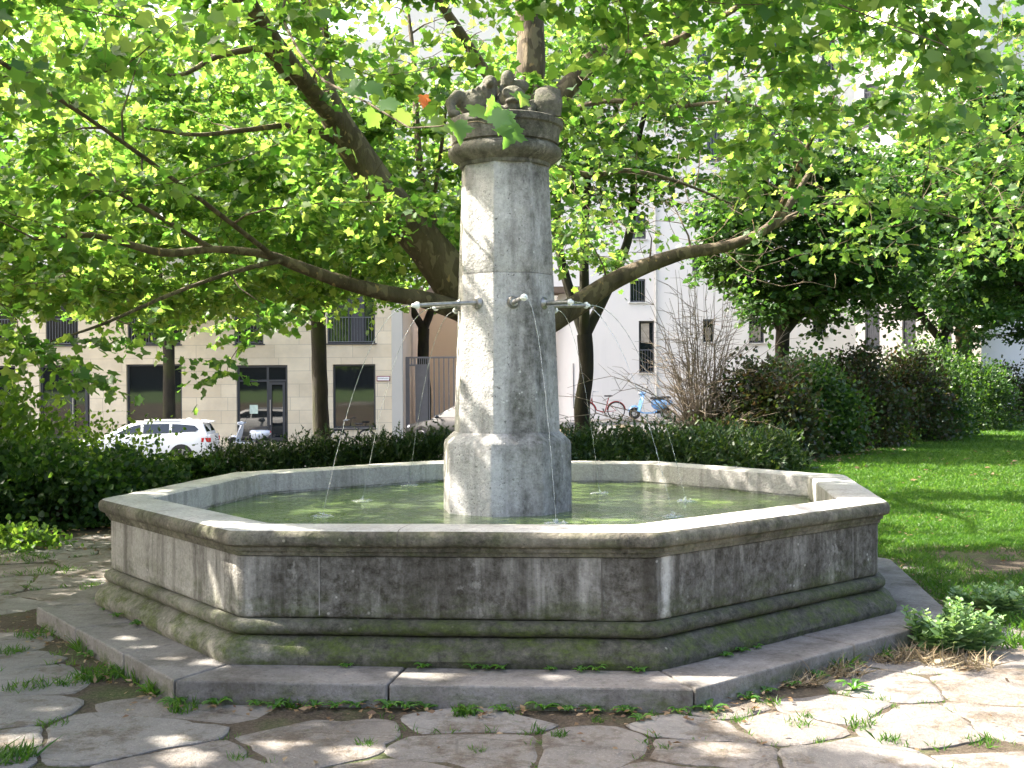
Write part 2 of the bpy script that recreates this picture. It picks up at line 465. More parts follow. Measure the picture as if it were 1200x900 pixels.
M_frame = plain('anthracite_frame', (0.045, 0.048, 0.055), 0.5, 0.2, 0.1, 5)
M_rail = plain('grey_railing', (0.13, 0.135, 0.15), 0.5, 0.4, 0.1, 5)
M_shutter = plain('dark_shutter', (0.05, 0.05, 0.058), 0.6, 0.1, 0.1, 5)
M_gate = plain('grey_gate_paint', (0.20, 0.185, 0.185), 0.5, 0.3, 0.08, 4)
M_sill = plain('cast_sill', (0.55, 0.54, 0.50), 0.8)
def glass(name, c=(0.012, 0.016, 0.018), rough=0.03):
    k = NT(name); k.color(c).set(rough, 0, 0.7); k.b.inputs['IOR'].default_value = 1.6
    k.bump(k.noise(0.8, 2), 0.02, 0.05); return k.m
M_glass = glass('window_glass')
M_carglass = glass('car_glass', (0.01, 0.012, 0.014), 0.02)
M_curtain = plain('curtain_behind_glass', (0.42, 0.36, 0.29), 0.5, 0, 0.2, 9)
def paint(name, c, rough=0.25, coat=0.6):
    k = NT(name); k.color(k.ramp(k.noise(3, 3), [(0.3, tuple(x * 0.95 for x in c)), (0.7, c)])).set(rough, 0, 0.5)
    k.b.inputs['Coat Weight'].default_value = coat; k.b.inputs['Coat Roughness'].default_value = 0.05; return k.m
M_cwhite = paint('white_car_paint', (0.78, 0.79, 0.80)); M_cdark = paint('dark_car_paint', (0.02, 0.023, 0.026), 0.35, 0.15)
M_cblue = paint('blue_car_paint', (0.10, 0.24, 0.50)); M_sblue = paint('pale_blue_scooter_paint', (0.20, 0.42, 0.72))
M_ssilver = paint('silver_scooter_paint', (0.55, 0.60, 0.68)); M_red = paint('red_bicycle_paint', (0.30, 0.035, 0.035))
M_black = plain('black_paint', (0.02, 0.02, 0.022), 0.45, 0, 0.2); M_tyre = plain('tyre_rubber', (0.022, 0.022, 0.024), 0.9, 0, 0.2)
M_alloy = plain('alloy_metal', (0.55, 0.55, 0.56), 0.3, 0.9, 0.1); M_tail = paint('red_lamp_lens', (0.50, 0.012, 0.018), 0.15)
M_lampg = paint('clear_lamp_lens', (0.70, 0.72, 0.74), 0.1); M_seat = plain('black_vinyl', (0.022, 0.022, 0.024), 0.5)
M_signw = plain('white_sign_enamel', (0.80, 0.79, 0.78), 0.5, 0, 0.03); M_signr = plain('dark_red_sign_edge', (0.22, 0.04, 0.06), 0.5)
M_paper = plain('pale_paper', (0.55, 0.66, 0.58), 0.8)
M_roof = plain('slate_blue_roof', (0.10, 0.11, 0.15), 0.8); M_ochre = plain('ochre_boards', (0.62, 0.40, 0.20), 0.7)

M_planebark = bark_mat('plane_bark', (0.055, 0.042, 0.028), (0.13, 0.10, 0.068), ((0.165, 0.13, 0.085), (0.34, 0.23, 0.11)), 5.5)
M_bark = bark_mat('dark_bark', (0.010, 0.009, 0.006), (0.030, 0.026, 0.018), None, 5, (0.030, 0.034, 0.010))
M_mossbark = bark_mat('mossy_bark', (0.05, 0.042, 0.022), (0.12, 0.10, 0.05), None, 5, (0.22, 0.20, 0.035))
M_twig = bark_mat('dry_twigs', (0.12, 0.095, 0.07), (0.26, 0.215, 0.17), None, 8)
M_stem = bark_mat('shrub_stems', (0.06, 0.04, 0.025), (0.14, 0.10, 0.065), None, 8)
G = lambda *a: list(a)
M_lplane = leaf_mat('plane_leaves', G((0.042, 0.100, 0.026), (0.066, 0.135, 0.036), (0.10, 0.165, 0.046)),
                    G((0.13, 0.31, 0.036), (0.27, 0.47, 0.058), (0.47, 0.61, 0.11)), 0.52)
M_lstreet = leaf_mat('street_tree_leaves', G((0.030, 0.085, 0.012), (0.045, 0.11, 0.016), (0.060, 0.12, 0.018)),
                     G((0.09, 0.24, 0.025), (0.17, 0.34, 0.04), (0.28, 0.43, 0.06)), 0.46)
M_ldark = leaf_mat('dark_maple_leaves', G((0.020, 0.058, 0.012), (0.030, 0.075, 0.015), (0.040, 0.09, 0.016)),
                   G((0.035, 0.11, 0.012), (0.075, 0.18, 0.02), (0.14, 0.27, 0.03)), 0.40)
M_lhedge = leaf_mat('hedge_leaves', G((0.014, 0.040, 0.010), (0.024, 0.060, 0.014), (0.045, 0.090, 0.022)),
                    G((0.05, 0.14, 0.015), (0.10, 0.22, 0.02), (0.18, 0.32, 0.03)), 0.35)
M_lyew = leaf_mat('yew_needles', G((0.014, 0.036, 0.010), (0.024, 0.055, 0.013), (0.060, 0.10, 0.025)),
                  G((0.03, 0.08, 0.01), (0.07, 0.14, 0.015), (0.16, 0.22, 0.03)), 0.25)
M_lbrown = leaf_mat('bronze_shrub_leaves', G((0.034, 0.030, 0.016), (0.024, 0.040, 0.014), (0.018, 0.045, 0.012)),
                    G((0.13, 0.08, 0.03), (0.10, 0.14, 0.02), (0.09, 0.18, 0.02)), 0.3)
M_lyoung = leaf_mat('pale_shrub_leaves', G((0.05, 0.11, 0.02), (0.07, 0.14, 0.03), (0.10, 0.18, 0.035)),
                    G((0.18, 0.36, 0.03), (0.26, 0.44, 0.04), (0.36, 0.52, 0.05)), 0.45)
M_grass = leaf_mat('grass_blades', G((0.030, 0.085, 0.010), (0.050, 0.12, 0.014), (0.075, 0.15, 0.022)),
                   G((0.08, 0.23, 0.014), (0.13, 0.30, 0.018), (0.22, 0.38, 0.03)), 0.36, 0.5, 0.3)
M_weed = leaf_mat('weed_leaves', G((0.045, 0.12, 0.018), (0.06, 0.15, 0.022), (0.09, 0.18, 0.03)),
                  G((0.12, 0.34, 0.02), (0.18, 0.42, 0.03), (0.28, 0.50, 0.04)), 0.4)
M_nettle = leaf_mat('nettle_leaves', G((0.12, 0.22, 0.08), (0.18, 0.30, 0.13), (0.28, 0.38, 0.20)),
                    G((0.16, 0.30, 0.06), (0.24, 0.38, 0.09), (0.34, 0.46, 0.14)), 0.35)
M_litter = leaf_mat('dead_leaves', G((0.11, 0.06, 0.03), (0.19, 0.12, 0.06), (0.28, 0.20, 0.12)),
                    G((0.18, 0.08, 0.03), (0.26, 0.14, 0.05), (0.3, 0.2, 0.1)), 0.2)
M_straw = leaf_mat('dry_grass', G((0.20, 0.15, 0.09), (0.30, 0.24, 0.15), (0.38, 0.31, 0.20)),
                   G((0.25, 0.18, 0.08), (0.3, 0.24, 0.12), (0.36, 0.3, 0.16)), 0.2)
M_orange = leaf_mat('orange_leaf', G((0.42, 0.11, 0.02), (0.48, 0.14, 0.03)), G((0.7, 0.2, 0.03), (0.75, 0.25, 0.04)), 0.4)

# ------------------------------------------------------------------ foliage helpers
def _unit(a): return a / np.maximum(np.linalg.norm(a, axis=1, keepdims=True), 1e-9)

_lobe = [(0, -.02), (.28, -.12), (.50, .04), (.40, .24), (.58, .54), (.31, .62), (0, 1.0)]
_pal = _lobe + [(-x, y) for x, y in reversed(_lobe[1:-1])]          # 12 outline points
_hl = [(0, -.02), (.16, -.13), (.33, -.12), (.36, -.02), (.50, .02), (.44, .12), (.46, .20), (.38, .25), (.50, .34), (.50, .43), (.64, .55), (.50, .58), (.46, .68), (.36, .64), (.28, .62), (.27, .74), (.16, .80), (.13, .90), (0, 1.05)]
_hero = _hl + [(-x, y) for x, y in reversed(_hl[1:-1])]
SHAPES = {
    'hero': ([(0, .30, 0)] + [(x, y, .22 * abs(x) ** 1.3 - .22 * max(0, y - .45) ** 1.5) for x, y in _hero], [(0, 1 + i, 1 + (i + 1) % len(_hero)) for i in range(len(_hero))]),
    # verts (x, y, z) with y along the leaf, faces
    'palmate': ([(0, .32, .0)] + [(x * .95, y, .16 * abs(x) - .10 * max(0, y - .5)) for x, y in _pal],
                [(0, 1, 2, 3), (0, 3, 4), (0, 4, 5, 6), (0, 6, 7, 8), (0, 8, 9, 10), (0, 10, 11), (0, 11, 12, 1)]),
    'broad': ([(0, 0, 0), (.42, .28, .07), (.26, .72, .04), (0, 1, -.05), (-.26, .72, .04), (-.42, .28, .07)], [(0, 1, 2, 3), (0, 3, 4, 5)]),
    'kite': ([(0, 0, 0), (.30, .42, .05), (0, 1, -.03), (-.30, .42, .05)], [(0, 1, 2), (0, 2, 3)]),
    'needle': ([(0, 0, 0), (.11, .4, .0), (0, 1, -.06), (-.11, .4, .0)], [(0, 1, 2, 3)]),
    'spray': ([(0, 0, 0), (.025, .12, 0), (.17, .40, .03), (.03, .36, 0), (.13, .68, .02), (.02, .62, 0), (0, 1, -.08),
               (-.02, .62, 0), (-.13, .68, .02), (-.03, .36, 0), (-.17, .40, .03), (-.025, .12, 0)],
              [(0, 1, 3, 9, 11), (1, 2, 3), (3, 4, 5), (3, 5, 7, 9), (5, 6, 7), (7, 8, 9), (9, 10, 11)]),
}
def leaves(P, T, N, S, shape):
    """P positions, T length directions, N approx normals, S sizes -> V, sizes, loops"""
    T = _unit(T); Bx = _unit(np.cross(T, N)); N2 = np.cross(Bx, T)
    vs, fs = SHAPES[shape]; vs = np.array(vs); m = len(vs); n = len(P)
    cu = rng.uniform(-.6, 2.6, n)[:, None]
    V = (P[:, None, :] + S[:, None, None] * (vs[None, :, 0, None] * Bx[:, None, :] + vs[None, :, 1, None] * T[:, None, :] + (vs[None, :, 2] * cu)[:, :, None] * N2[:, None, :])).reshape(-1, 3)
    fl = np.concatenate([np.array(f) for f in fs]); sz = np.array([len(f) for f in fs])
    loops = (np.arange(n)[:, None] * m + fl[None, :]).ravel()
    return V, np.tile(sz, n), loops

def leaf_obj(name, P, T, N, S, shape, m, parent=None):
    V, sz, lp = leaves(P, T, N, S, shape)
    return np_mesh(name, V, sz, lp, m, parent)

def random_dirs(n): return _unit(rng.normal(size=(n, 3)))

def bush(name, label, cat, loc, rx, ry, h, n, size, shape, m, group=None, clump=0.16, stems=5, up=0.5, stem_mat=None, per=38, flat=0.0, spiky=0.0):
    """shrub: leaf clumps through an uneven dome, a few stems inside"""
    loc = Vector(loc)
    t = thing(name, label, cat, loc, group)
    nc = max(8, n // per)
    d = random_dirs(nc); d[:, 2] = np.abs(d[:, 2]) * (1 - flat) + 0.02
    d = _unit(d)
    r = rng.uniform(0.55, 1.0, nc) ** 0.6
    lump = np.array([0.80 + 0.34 * mnoise.noise(Vector((x * 2.3 + loc.x, y * 2.3 + loc.y, z * 2.3 + 5))) for x, y, z in d])
    Cc = d * (r * lump)[:, None] * np.array([rx, ry, h])
    idx = np.repeat(np.arange(nc), per)
    out = _unit(Cc * np.array([1 / rx, 1 / ry, 1 / h]) + 1e-6)
    off = rng.normal(size=(len(idx), 3)) * clump * np.array([1, 1, 0.75])
    P = Cc[idx] + off
    if spiky: P += out[idx] * (rng.random((len(idx), 1)) ** 3) * spiky
    P[:, 2] = np.maximum(P[:, 2], 0.03)
    T = out[idx] * 0.7 + random_dirs(len(idx)) * 0.8 + np.array([0, 0, 0.15])
    N = np.array([0, 0, up]) + random_dirs(len(idx)) * 0.8 + out[idx] * 0.3
    S = size * rng.uniform(0.65, 1.25, len(idx))
    leaf_obj('foliage', P + np.array(loc), T, N, S, shape, m, t)
    mb = MB()
    for k in range(stems):
        j = rng.integers(nc); e = Cc[j]
        b = Vector((rng.uniform(-.04, .04) * rx, rng.uniform(-.04, .04) * ry, -0.05)) + loc
        mid = Vector(tuple(e)) * 0.5 + loc; mid.z += 0.15 * h
        mb.tube([b, (b + mid) / 2 + Vector((0, 0, 0.05)), mid, Vector(tuple(e)) + loc], [0.022, 0.018, 0.012, 0.004], 5, False)
    mb.build('stems', stem_mat or M_stem, t, True)
    return t

def smooth01(x): x = max(0.0, min(1.0, x)); return x * x * (3 - 2 * x)
def gz(x, y):
    """lie of the land: flat park, the street on the left lies lower"""
    return -1.05 * smooth01((y - 12) / 14) * smooth01((4 - x) / 9)

# ------------------------------------------------------------------ ground
def build_ground():
    xs = np.concatenate([[-400, -120], np.arange(-44, 46, 2.0), [120, 400]])
    ys = np.concatenate([[-120, -40], np.arange(-14, 64, 2.0), [150, 700]])
    V = np.array([(x, y, gz(x, y) - 0.004) for y in ys for x in xs])
    nx, ny = len(xs), len(ys)
    lp = np.array([(j * nx + i, j * nx + i + 1, (j + 1) * nx + i + 1, (j + 1) * nx + i) for j in range(ny - 1) for i in range(nx - 1)])
    o = np_mesh('ground', V, np.full(len(lp), 4), lp.ravel(), M_ground); o['kind'] = 'structure'
    def strip(name, x0, x1, y0, y1, dz, m, kerb=0):
        gx = np.linspace(x0, x1, 60); gy = np.linspace(y0, y1, 8)
        V = np.array([(x, y, gz(x, y) + dz) for y in gy for x in gx])
        lp = np.array([(j * 60 + i, j * 60 + i + 1, (j + 1) * 60 + i + 1, (j + 1) * 60 + i) for j in range(7) for i in range(59)])
        o = np_mesh(name, V, np.full(len(lp), 4), lp.ravel(), m); o['kind'] = 'structure'
    strip('street', -60, 60, 24.0, 33.4, 0.006, M_asphalt)
    strip('sidewalk', -60, 60, 33.55, 38.4, 0.125, M_pave)
    mb = MB()
    for i in range(60):
        x0, x1 = -60 + i * 2, -60 + i * 2 + 1.985
        z = gz((x0 + x1) / 2, 33.5)
        mb.box(x0, x1, 33.4, 33.55, z - 0.15, z + 0.128)
    o = mb.build('kerb', M_kerb); o['kind'] = 'structure'
build_ground()

# outline of the octagon as it stands (slightly irregular), coping edge
OCT = [Vector(p) for p in ((0.80, -2.80), (2.515, -1.34), (2.848, 0.77), (1.475, 2.538), (-0.758, 2.831), (-2.48, 1.464), (-2.853, -0.835), (-1.52, -2.60))]
def oct_off(d):
    """outline moved inward by d (mitred)"""
    n = len(OCT); out = []
    for i in range(n):
        p0, p1, p2 = OCT[i - 1], OCT[i], OCT[(i + 1) % n]
        e1 = (p1 - p0).normalized(); e2 = (p2 - p1).normalized()
        n1 = Vector((-e1.y, e1.x)); n2 = Vector((-e2.y, e2.x))      # counter-clockwise: left normal points in
        k = (n1 + n2) / (1 + n1.dot(n2))
        out.append(p1 + k * d)
    return out
def in_oct(x, y, d):
    q = oct_off(d)
    return all((q[(i + 1) % 8] - q[i]).cross(Vector((x, y)) - q[i]) > 0 for i in range(8))

# ------------------------------------------------------------------ crazy paving
def lawn_mask(x, y):
    """True where turf has taken over"""
    if x > 2.6 and y > 2.3 + 0.25 * math.sin(x * 1.7): return True
    return False
def build_flags():
    seeds = []
    tries = 0
    while len(seeds) < 800 and tries < 90000:
        tries += 1
        x, y = random.uniform(-11, 10), random.uniform(-8.6, 5.2)
        dmin = 0.45 + 0.16 * mnoise.noise(Vector((x * .7, y * .7, 4)))
        if random.random() < .25: dmin *= .72
        if all(((x - a) * 0.80) ** 2 + ((y - b) * 1.15) ** 2 > dmin ** 2 for a, b in seeds): seeds.append((x, y))
    S = np.array(seeds); mb = MB(); cells = []
    for i, (x, y) in enumerate(seeds):
        poly = [(x - 1.2, y - 1.2), (x + 1.2, y - 1.2), (x + 1.2, y + 1.2), (x - 1.2, y + 1.2)]
        dd = ((S - S[i]) ** 2).sum(1); near = np.argsort(dd)[1:18]
        for j in near:
            ox, oy = seeds[j]; mx, my = (x + ox) / 2, (y + oy) / 2; nx, ny = ox - x, oy - y
            out = []
            for k in range(len(poly)):
                a, b = poly[k], poly[(k + 1) % len(poly)]
                da = (a[0] - mx) * nx + (a[1] - my) * ny; db = (b[0] - mx) * nx + (b[1] - my) * ny
                if da <= 0: out.append(a)
                if (da < 0 < db) or (db < 0 < da):
                    t = da / (da - db); out.append((a[0] + t * (b[0] - a[0]), a[1] + t * (b[1] - a[1])))
            poly = out
            if not poly: break
        if len(poly) < 3: continue
        cx = sum(p[0] for p in poly) / len(poly); cy = sum(p[1] for p in poly) / len(poly)
        if in_oct(cx, cy, -0.30) or lawn_mask(cx, cy): continue
        patchy = cx > 2.9 and cy > -1.2
        if patchy and random.random() < 0.62: continue
        if cy > 4.4 or (cx < -3 and cy > 3.6): continue
        gap = random.uniform(0.004, 0.016) + (0.05 if patchy else 0)
        # shrink, subdivide, roughen, round the corners
        q = []
        for k in range(len(poly)):
            a = Vector(poly[k]); b = Vector(poly[(k + 1) % len(poly)])
            m = max(1, int((b - a).length / 0.07))
            for s in range(m): q.append(a.lerp(b, s / m))
        for _ in range(1):
            q = [q[k - 1] * 0.25 + q[k] * 0.5 + q[(k + 1) % len(q)] * 0.25 for k in range(len(q))]
        c = Vector((cx, cy)); R = []
        for p in q:
            d = p - c; L = max(d.length, 1e-4)
            wob = 0.040 * (mnoise.noise(Vector((p.x * 5, p.y * 5, i * 1.3))) - .02) + 0.022 * mnoise.noise(Vector((p.x * 16, p.y * 16, i)))
            R.append(c + d * max(0.15, (L - gap + wob) / L))
        if len(R) < 4: continue
        z = random.uniform(-0.002, 0.006); tx, ty = random.uniform(-.012, .012), random.uniform(-.012, .012)
        zt = lambda p: z + tx * (p.x - cx) + ty * (p.y - cy)
        n0 = len(mb.v); m = len(R)
        for p in R: mb.v.append((p.x, p.y, -0.04))
        for p in R: mb.v.append((p.x, p.y, zt(p) - 0.005))
        for p in R:
            d = (p - c); r2 = c + d * max(0.1, (d.length - 0.016) / max(d.length, 1e-4))
            mb.v.append((r2.x, r2.y, zt(r2)))
        for lv in range(2):
            for k in range(m):
                k2 = (k + 1) % m
                mb.f.append((n0 + lv * m + k, n0 + lv * m + k2, n0 + (lv + 1) * m + k2, n0 + (lv + 1) * m + k))
        mb.f.append(tuple(n0 + 2 * m + k for k in range(m)))
        cells.append((cx, cy, R))
    o = mb.build('flagstone_paving', M_flag, None, False); o['kind'] = 'structure'
    return cells
CELLS = build_flags()

# ------------------------------------------------------------------ fountain
def oct_ring(d, z, rc=0.05, wob=0.0):
    q = oct_off(d); out = []
    for i in range(8):
        p0, p1, p2 = q[i - 1], q[i], q[(i + 1) % 8]
        a = p1 + (p0 - p1).normalized() * rc; b = p1 + (p2 - p1).normalized() * rc
        out += [a, a * 0.25 + p1 * 0.5 + b * 0.25, b]
        m = 16
        nb = p2 + (p1 - p2).normalized() * rc
        for s in range(1, m): out.append(b.lerp(nb, s / m))
    res = []
    for p in out:
        k = wob * (mnoise.noise(Vector((p.x * 2.5, p.y * 2.5, z * 9))) + .6 * mnoise.noise(Vector((p.x * 9, p.y * 9, z * 14)))) if wob else 0
        n = p.normalized(); res.append((p.x + n.x * k, p.y + n.y * k, z + 0.6 * k))
    return res
fountain = thing('fountain', 'octagonal weathered stone fountain with central column, spouts and carved figures on top', 'fountain')
W = 0.006
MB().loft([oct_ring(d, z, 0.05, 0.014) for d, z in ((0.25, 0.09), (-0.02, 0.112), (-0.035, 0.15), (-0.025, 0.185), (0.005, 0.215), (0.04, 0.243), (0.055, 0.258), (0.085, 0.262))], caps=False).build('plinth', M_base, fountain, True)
MB().loft([oct_ring(d, z, 0.05, W) for d, z in ((0.09, 0.263), (0.066, 0.266), (0.045, 0.275), (0.033, 0.292), (0.030, 0.31), (0.036, 0.328), (0.052, 0.342), (0.068, 0.348), (0.095, 0.35))], caps=False).build('torus_moulding', M_base, fountain, True)
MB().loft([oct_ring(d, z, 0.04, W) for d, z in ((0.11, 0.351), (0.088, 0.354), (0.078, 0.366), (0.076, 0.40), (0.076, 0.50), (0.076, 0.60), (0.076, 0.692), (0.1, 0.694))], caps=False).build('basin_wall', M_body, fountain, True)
MB().loft([oct_ring(d, z, 0.045, W) for d, z in ((0.1, 0.6945), (0.064, 0.697), (0.058, 0.712), (0.058, 0.722), (0.044, 0.724), (0.040, 0.736), (0.040, 0.750), (0.022, 0.752), (0.006, 0.762), (0.0, 0.782), (0.0, 0.802), (0.007, 0.822), (0.024, 0.836))], caps=False).build('coping_moulding', M_rimedge, fountain, True)
MB().loft([oct_ring(d, z, 0.045, 0.004) for d, z in ((0.024, 0.8362), (0.045, 0.8425), (0.12, 0.845), (0.22, 0.845), (0.315, 0.842), (0.328, 0.832))], caps=False).build('coping', M_rim, fountain, True)
MB().loft([oct_ring(d, z, 0.03, 0.003) for d, z in ((0.328, 0.8318), (0.331, 0.80), (0.331, 0.72), (0.332, 0.672), (0.324, 0.668), (0.324, 0.40))], caps=False).build('inner_wall', M_inner, fountain, True)
def joint(par, name, i, t, prof, wd, m):
    mb = MB(); q = []
    for d, z in prof:
        r = oct_off(d); a, b = r[i], r[(i + 1) % 8]; L = (b - a).length; e = (b - a).normalized(); c = a.lerp(b, t)
        q.append((c - e * wd, c + e * wd, z))
    for (a, b, z), (c, d, z2) in zip(q[:-1], q[1:]): mb.quad((a.x, a.y, z), (b.x, b.y, z), (d.x, d.y, z2), (c.x, c.y, z2))
    mb.build(name, m, par)
M_joint = plain('dirty_mortar', (0.085, 0.075, 0.06), 0.95, 0, 0.3, 30); M_pjoint = plain('pale_mortar', (0.22, 0.205, 0.18), 0.95, 0, 0.3, 30)
CP = ((0.038, 0.7515), (0.0045, 0.7605), (-0.003, 0.782), (-0.003, 0.803), (0.004, 0.8245), (0.022, 0.8395), (0.045, 0.8462), (0.12, 0.8482), (0.22, 0.8482), (0.31, 0.8448))
for i, t in ((7, .40), (7, .93), (0, .30), (0, .80), (1, .5), (2, .45), (3, .5), (4, .5), (5, .5), (6, .25), (6, .72)): joint(fountain, 'coping_joint', i, t, CP, 0.0022, M_joint)
for i, t in ((7, .20), (7, .88), (0, .86), (6, .16), (6, .86)): joint(fountain, 'wall_joint', i, t, ((0.0725, 0.37), (0.0725, 0.5), (0.0725, 0.69)), 0.003, M_pjoint if (i, t) in ((7, .20), (0, .86)) else M_joint)
# step slabs, each a stone of its own
so, si = oct_off(-0.37), oct_off(0.06)
JT = {0: [0.55], 1: [0.5], 2: [0.5], 3: [0.45], 4: [0.5], 5: [0.55], 6: [0.35, 0.70], 7: [0.42]}   # joints along edge i -> i+1
def slab(o0, o1, i1, i0, g=0.005):
    def sh(p, q): return p + (q - p).normalized() * g
    a, b, c, d = sh(o0, o1), sh(o1, o0), sh(i1, i0), sh(i0, i1)
    mb = MB(); zt = 0.117 + random.uniform(-.003, .003)
    n = 6
    bot = [a, b, c, d]
    mb.v = [(p.x, p.y, -0.03) for p in bot] + [(p.x, p.y, zt + random.uniform(-.002, .002)) for p in bot]
    mb.f = [(0, 3, 2, 1), (4, 5, 6, 7), (0, 1, 5, 4), (1, 2, 6, 5), (2, 3, 7, 6), (3, 0, 4, 7)]
    mb.build('step_slab', M_step, fountain, False, bevel=0.010)
for i in range(8):
    j = (i + 1) % 8
    ts = [0.0] + JT[i] + [1.0]
    # the corner stones run round the corner on the front, so joints there stand back from the corner
    for k in range(len(ts) - 1):
        slab(so[i].lerp(so[j], ts[k]), so[i].lerp(so[j], ts[k + 1]), si[i].lerp(si[j], ts[k + 1]), si[i].lerp(si[j], ts[k]))

PHI0 = rad(9)            # the column's front face, measured from the camera side
def col_ring(R, z, rc=0.02, wob=0.0):
    rc *= 0.45; wob *= 0.5
    vs = [Vector((R * math.sin(PHI0 + PI / 8 + k * PI / 4), -R * math.cos(PHI0 + PI / 8 + k * PI / 4))) for k in range(8)]
    out = []
    for i in range(8):
        p0, p1, p2 = vs[i - 1], vs[i], vs[(i + 1) % 8]
        a = p1 + (p0 - p1).normalized() * rc; b = p1 + (p2 - p1).normalized() * rc
        nb = p2 + (p1 - p2).normalized() * rc
        out += [a, a * .25 + p1 * .5 + b * .25, b, b.lerp(nb, .33), b.lerp(nb, .67)]
    return [(p.x * (1 + wob * mnoise.noise(Vector((p.x * 7, p.y * 7, z * 5)))), p.y * (1 + wob * mnoise.noise(Vector((p.x * 7, p.y * 7, z * 5)))), z) for p in out]
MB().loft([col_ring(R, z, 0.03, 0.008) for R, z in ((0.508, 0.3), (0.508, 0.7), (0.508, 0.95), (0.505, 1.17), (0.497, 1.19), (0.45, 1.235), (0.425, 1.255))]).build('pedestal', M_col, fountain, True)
def sr(z): return 0.418 - (z - 1.25) * (0.418 - 0.345) / (3.28 - 1.25)
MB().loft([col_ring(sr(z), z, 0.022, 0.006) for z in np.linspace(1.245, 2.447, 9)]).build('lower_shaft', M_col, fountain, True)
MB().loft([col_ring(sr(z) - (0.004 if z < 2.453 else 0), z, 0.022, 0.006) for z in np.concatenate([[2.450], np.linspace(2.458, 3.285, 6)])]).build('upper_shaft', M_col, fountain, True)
def circ(R, z, n=40, wob=0.01):
    return [(R * math.cos(2 * PI * k / n) * (1 + wob * mnoise.noise(Vector((math.cos(2 * PI * k / n) * 3, math.sin(2 * PI * k / n) * 3, z * 6)))),
             R * math.sin(2 * PI * k / n) * (1 + wob * mnoise.noise(Vector((math.cos(2 * PI * k / n) * 3, math.sin(2 * PI * k / n) * 3, z * 6)))), z) for k in range(n)]
MB().loft([circ(R, z) for R, z in ((0.30, 3.27), (0.345, 3.272), (0.350, 3.285), (0.350, 3.30), (0.356, 3.303), (0.380, 3.318), (0.412, 3.338), (0.432, 3.362), (0.438, 3.385), (0.432, 3.408), (0.412, 3.428), (0.392, 3.434), (0.390, 3.446), (0.410, 3.450), (0.416, 3.47), (0.421, 3.53), (0.428, 3.565), (0.446, 3.575), (0.450, 3.60), (0.446, 3.622), (0.425, 3.632), (0.2, 3.645), (0.02, 3.65))]).build('capital', M_cap, fountain, True)

def remeshed(mb, name, m, parent, vox=0.0095):
    mb.v = [(v[0] * 1.10, v[1] * 1.1, 3.64 + (v[2] - 3.775) * 1.22) for v in mb.v]
    o = mb.build(name, None, None)
    md = o.modifiers.new('r', 'REMESH'); md.mode = 'VOXEL'; md.voxel_size = vox; md.use_smooth_shade = True
    s = o.modifiers.new('s', 'SMOOTH'); s.factor = 0.5; s.iterations = 3
    dg = bpy.context.evaluated_depsgraph_get()
    me = bpy.data.meshes.new_from_object(o.evaluated_get(dg))
    old = o.data; bpy.data.objects.remove(o); bpy.data.meshes.remove(old)
    me.polygons.foreach_set('use_smooth', [True] * len(me.polygons))
    return link(name, me, m, parent)
from mathutils import Euler
def E3(x, y, z): return Euler((rad(x), rad(y), rad(z))).to_matrix()
# the four small carved creatures that sit on the capital
mb = MB()                                                            # facing the viewer: body, big head, brow, beak-like muzzle
mb.ball((0.05, 0.02, 3.86), (0.13, 0.14, 0.13)).ball((0.055, -0.10, 3.90), (0.095, 0.085, 0.075)).ball((0.055, -0.165, 3.865), (0.055, 0.05, 0.022)).ball((0.05, -0.15, 3.83), (0.055, 0.05, 0.03))
mb.ball((0.015, -0.165, 3.915), 0.022).ball((0.10, -0.165, 3.915), 0.022).ball((0.05, -0.05, 3.80), (0.10, 0.10, 0.08))
mb.ball((0.02, -0.02, 4.03), (0.048, 0.05, 0.062)).ball((0.11, 0.02, 4.0), (0.065, 0.05, 0.045)).tube([(-.03, -.13, 3.82), (-.05, -.2, 3.795)], [0.035, 0.028], 8)
for a in (-1, 1):
    mb.ring((0.055 + a * .045, -0.178, 3.918), .022, .008, 14, 6, 'Y').tube([(.05 + a * .10, -.02, 3.86), (.05 + a * .15, -.12, 3.84), (.05 + a * .12, -.22, 3.785)], [.045, .035, .022], 8)
    for q in (-1, 0, 1): mb.tube([(.05 + a * .12, -.21, 3.785), (.05 + a * .12 + q * .03, -.265, 3.775)], [.014, .008], 5)
for k in range(7): mb.tube([(0.02 + .03 * math.cos(k), 0.0, 4.08 - .018 * k), (0.02 + .06 * math.cos(k * .9), -.06, 4.03 - .02 * k)], .010, 6)
mb.tube([(.12, -.10, 3.86), (.17, -.17, 3.80), (.15, -.20, 3.785)], [.035, .03, .025], 8).tube([(0.005, -.20, 3.855), (.055, -.222, 3.866), (.105, -.20, 3.855)], .012, 6)
remeshed(mb, 'carved_creature', M_fig, fountain)
mb = MB()                                                            # ridged shell-like tail on the right
for k in range(9):
    a = -0.8 + k * 0.2
    mb.tube([(0.31 + 0.085 * math.sin(a), -0.10 - 0.06 * math.cos(a), 3.77), (0.30 + 0.115 * math.sin(a), -0.08 - 0.08 * math.cos(a), 3.86), (0.30 + 0.10 * math.sin(a), -0.05 - 0.06 * math.cos(a), 3.94), (0.30 + 0.02 * math.sin(a), -0.02, 3.985)], [0.018, 0.020, 0.019, 0.012], 6)
mb.ball((0.30, -0.05, 3.87), (0.085, 0.055, 0.09)).ball((0.22, 0.1, 3.84), (0.12, 0.13, 0.09))
remeshed(mb, 'carved_creature', M_fig, fountain)
mb = MB()                                                            # crouching on the left with an arched back and a curled tail
mb.ball((-0.20, -0.02, 3.87), (0.12, 0.11, 0.10)).ball((-0.12, -0.05, 3.93), (0.075, 0.07, 0.09)).ball((-0.10, -0.06, 4.0), (0.055, 0.055, 0.05)).ball((-0.10, -0.12, 3.985), (0.03, 0.04, 0.025))
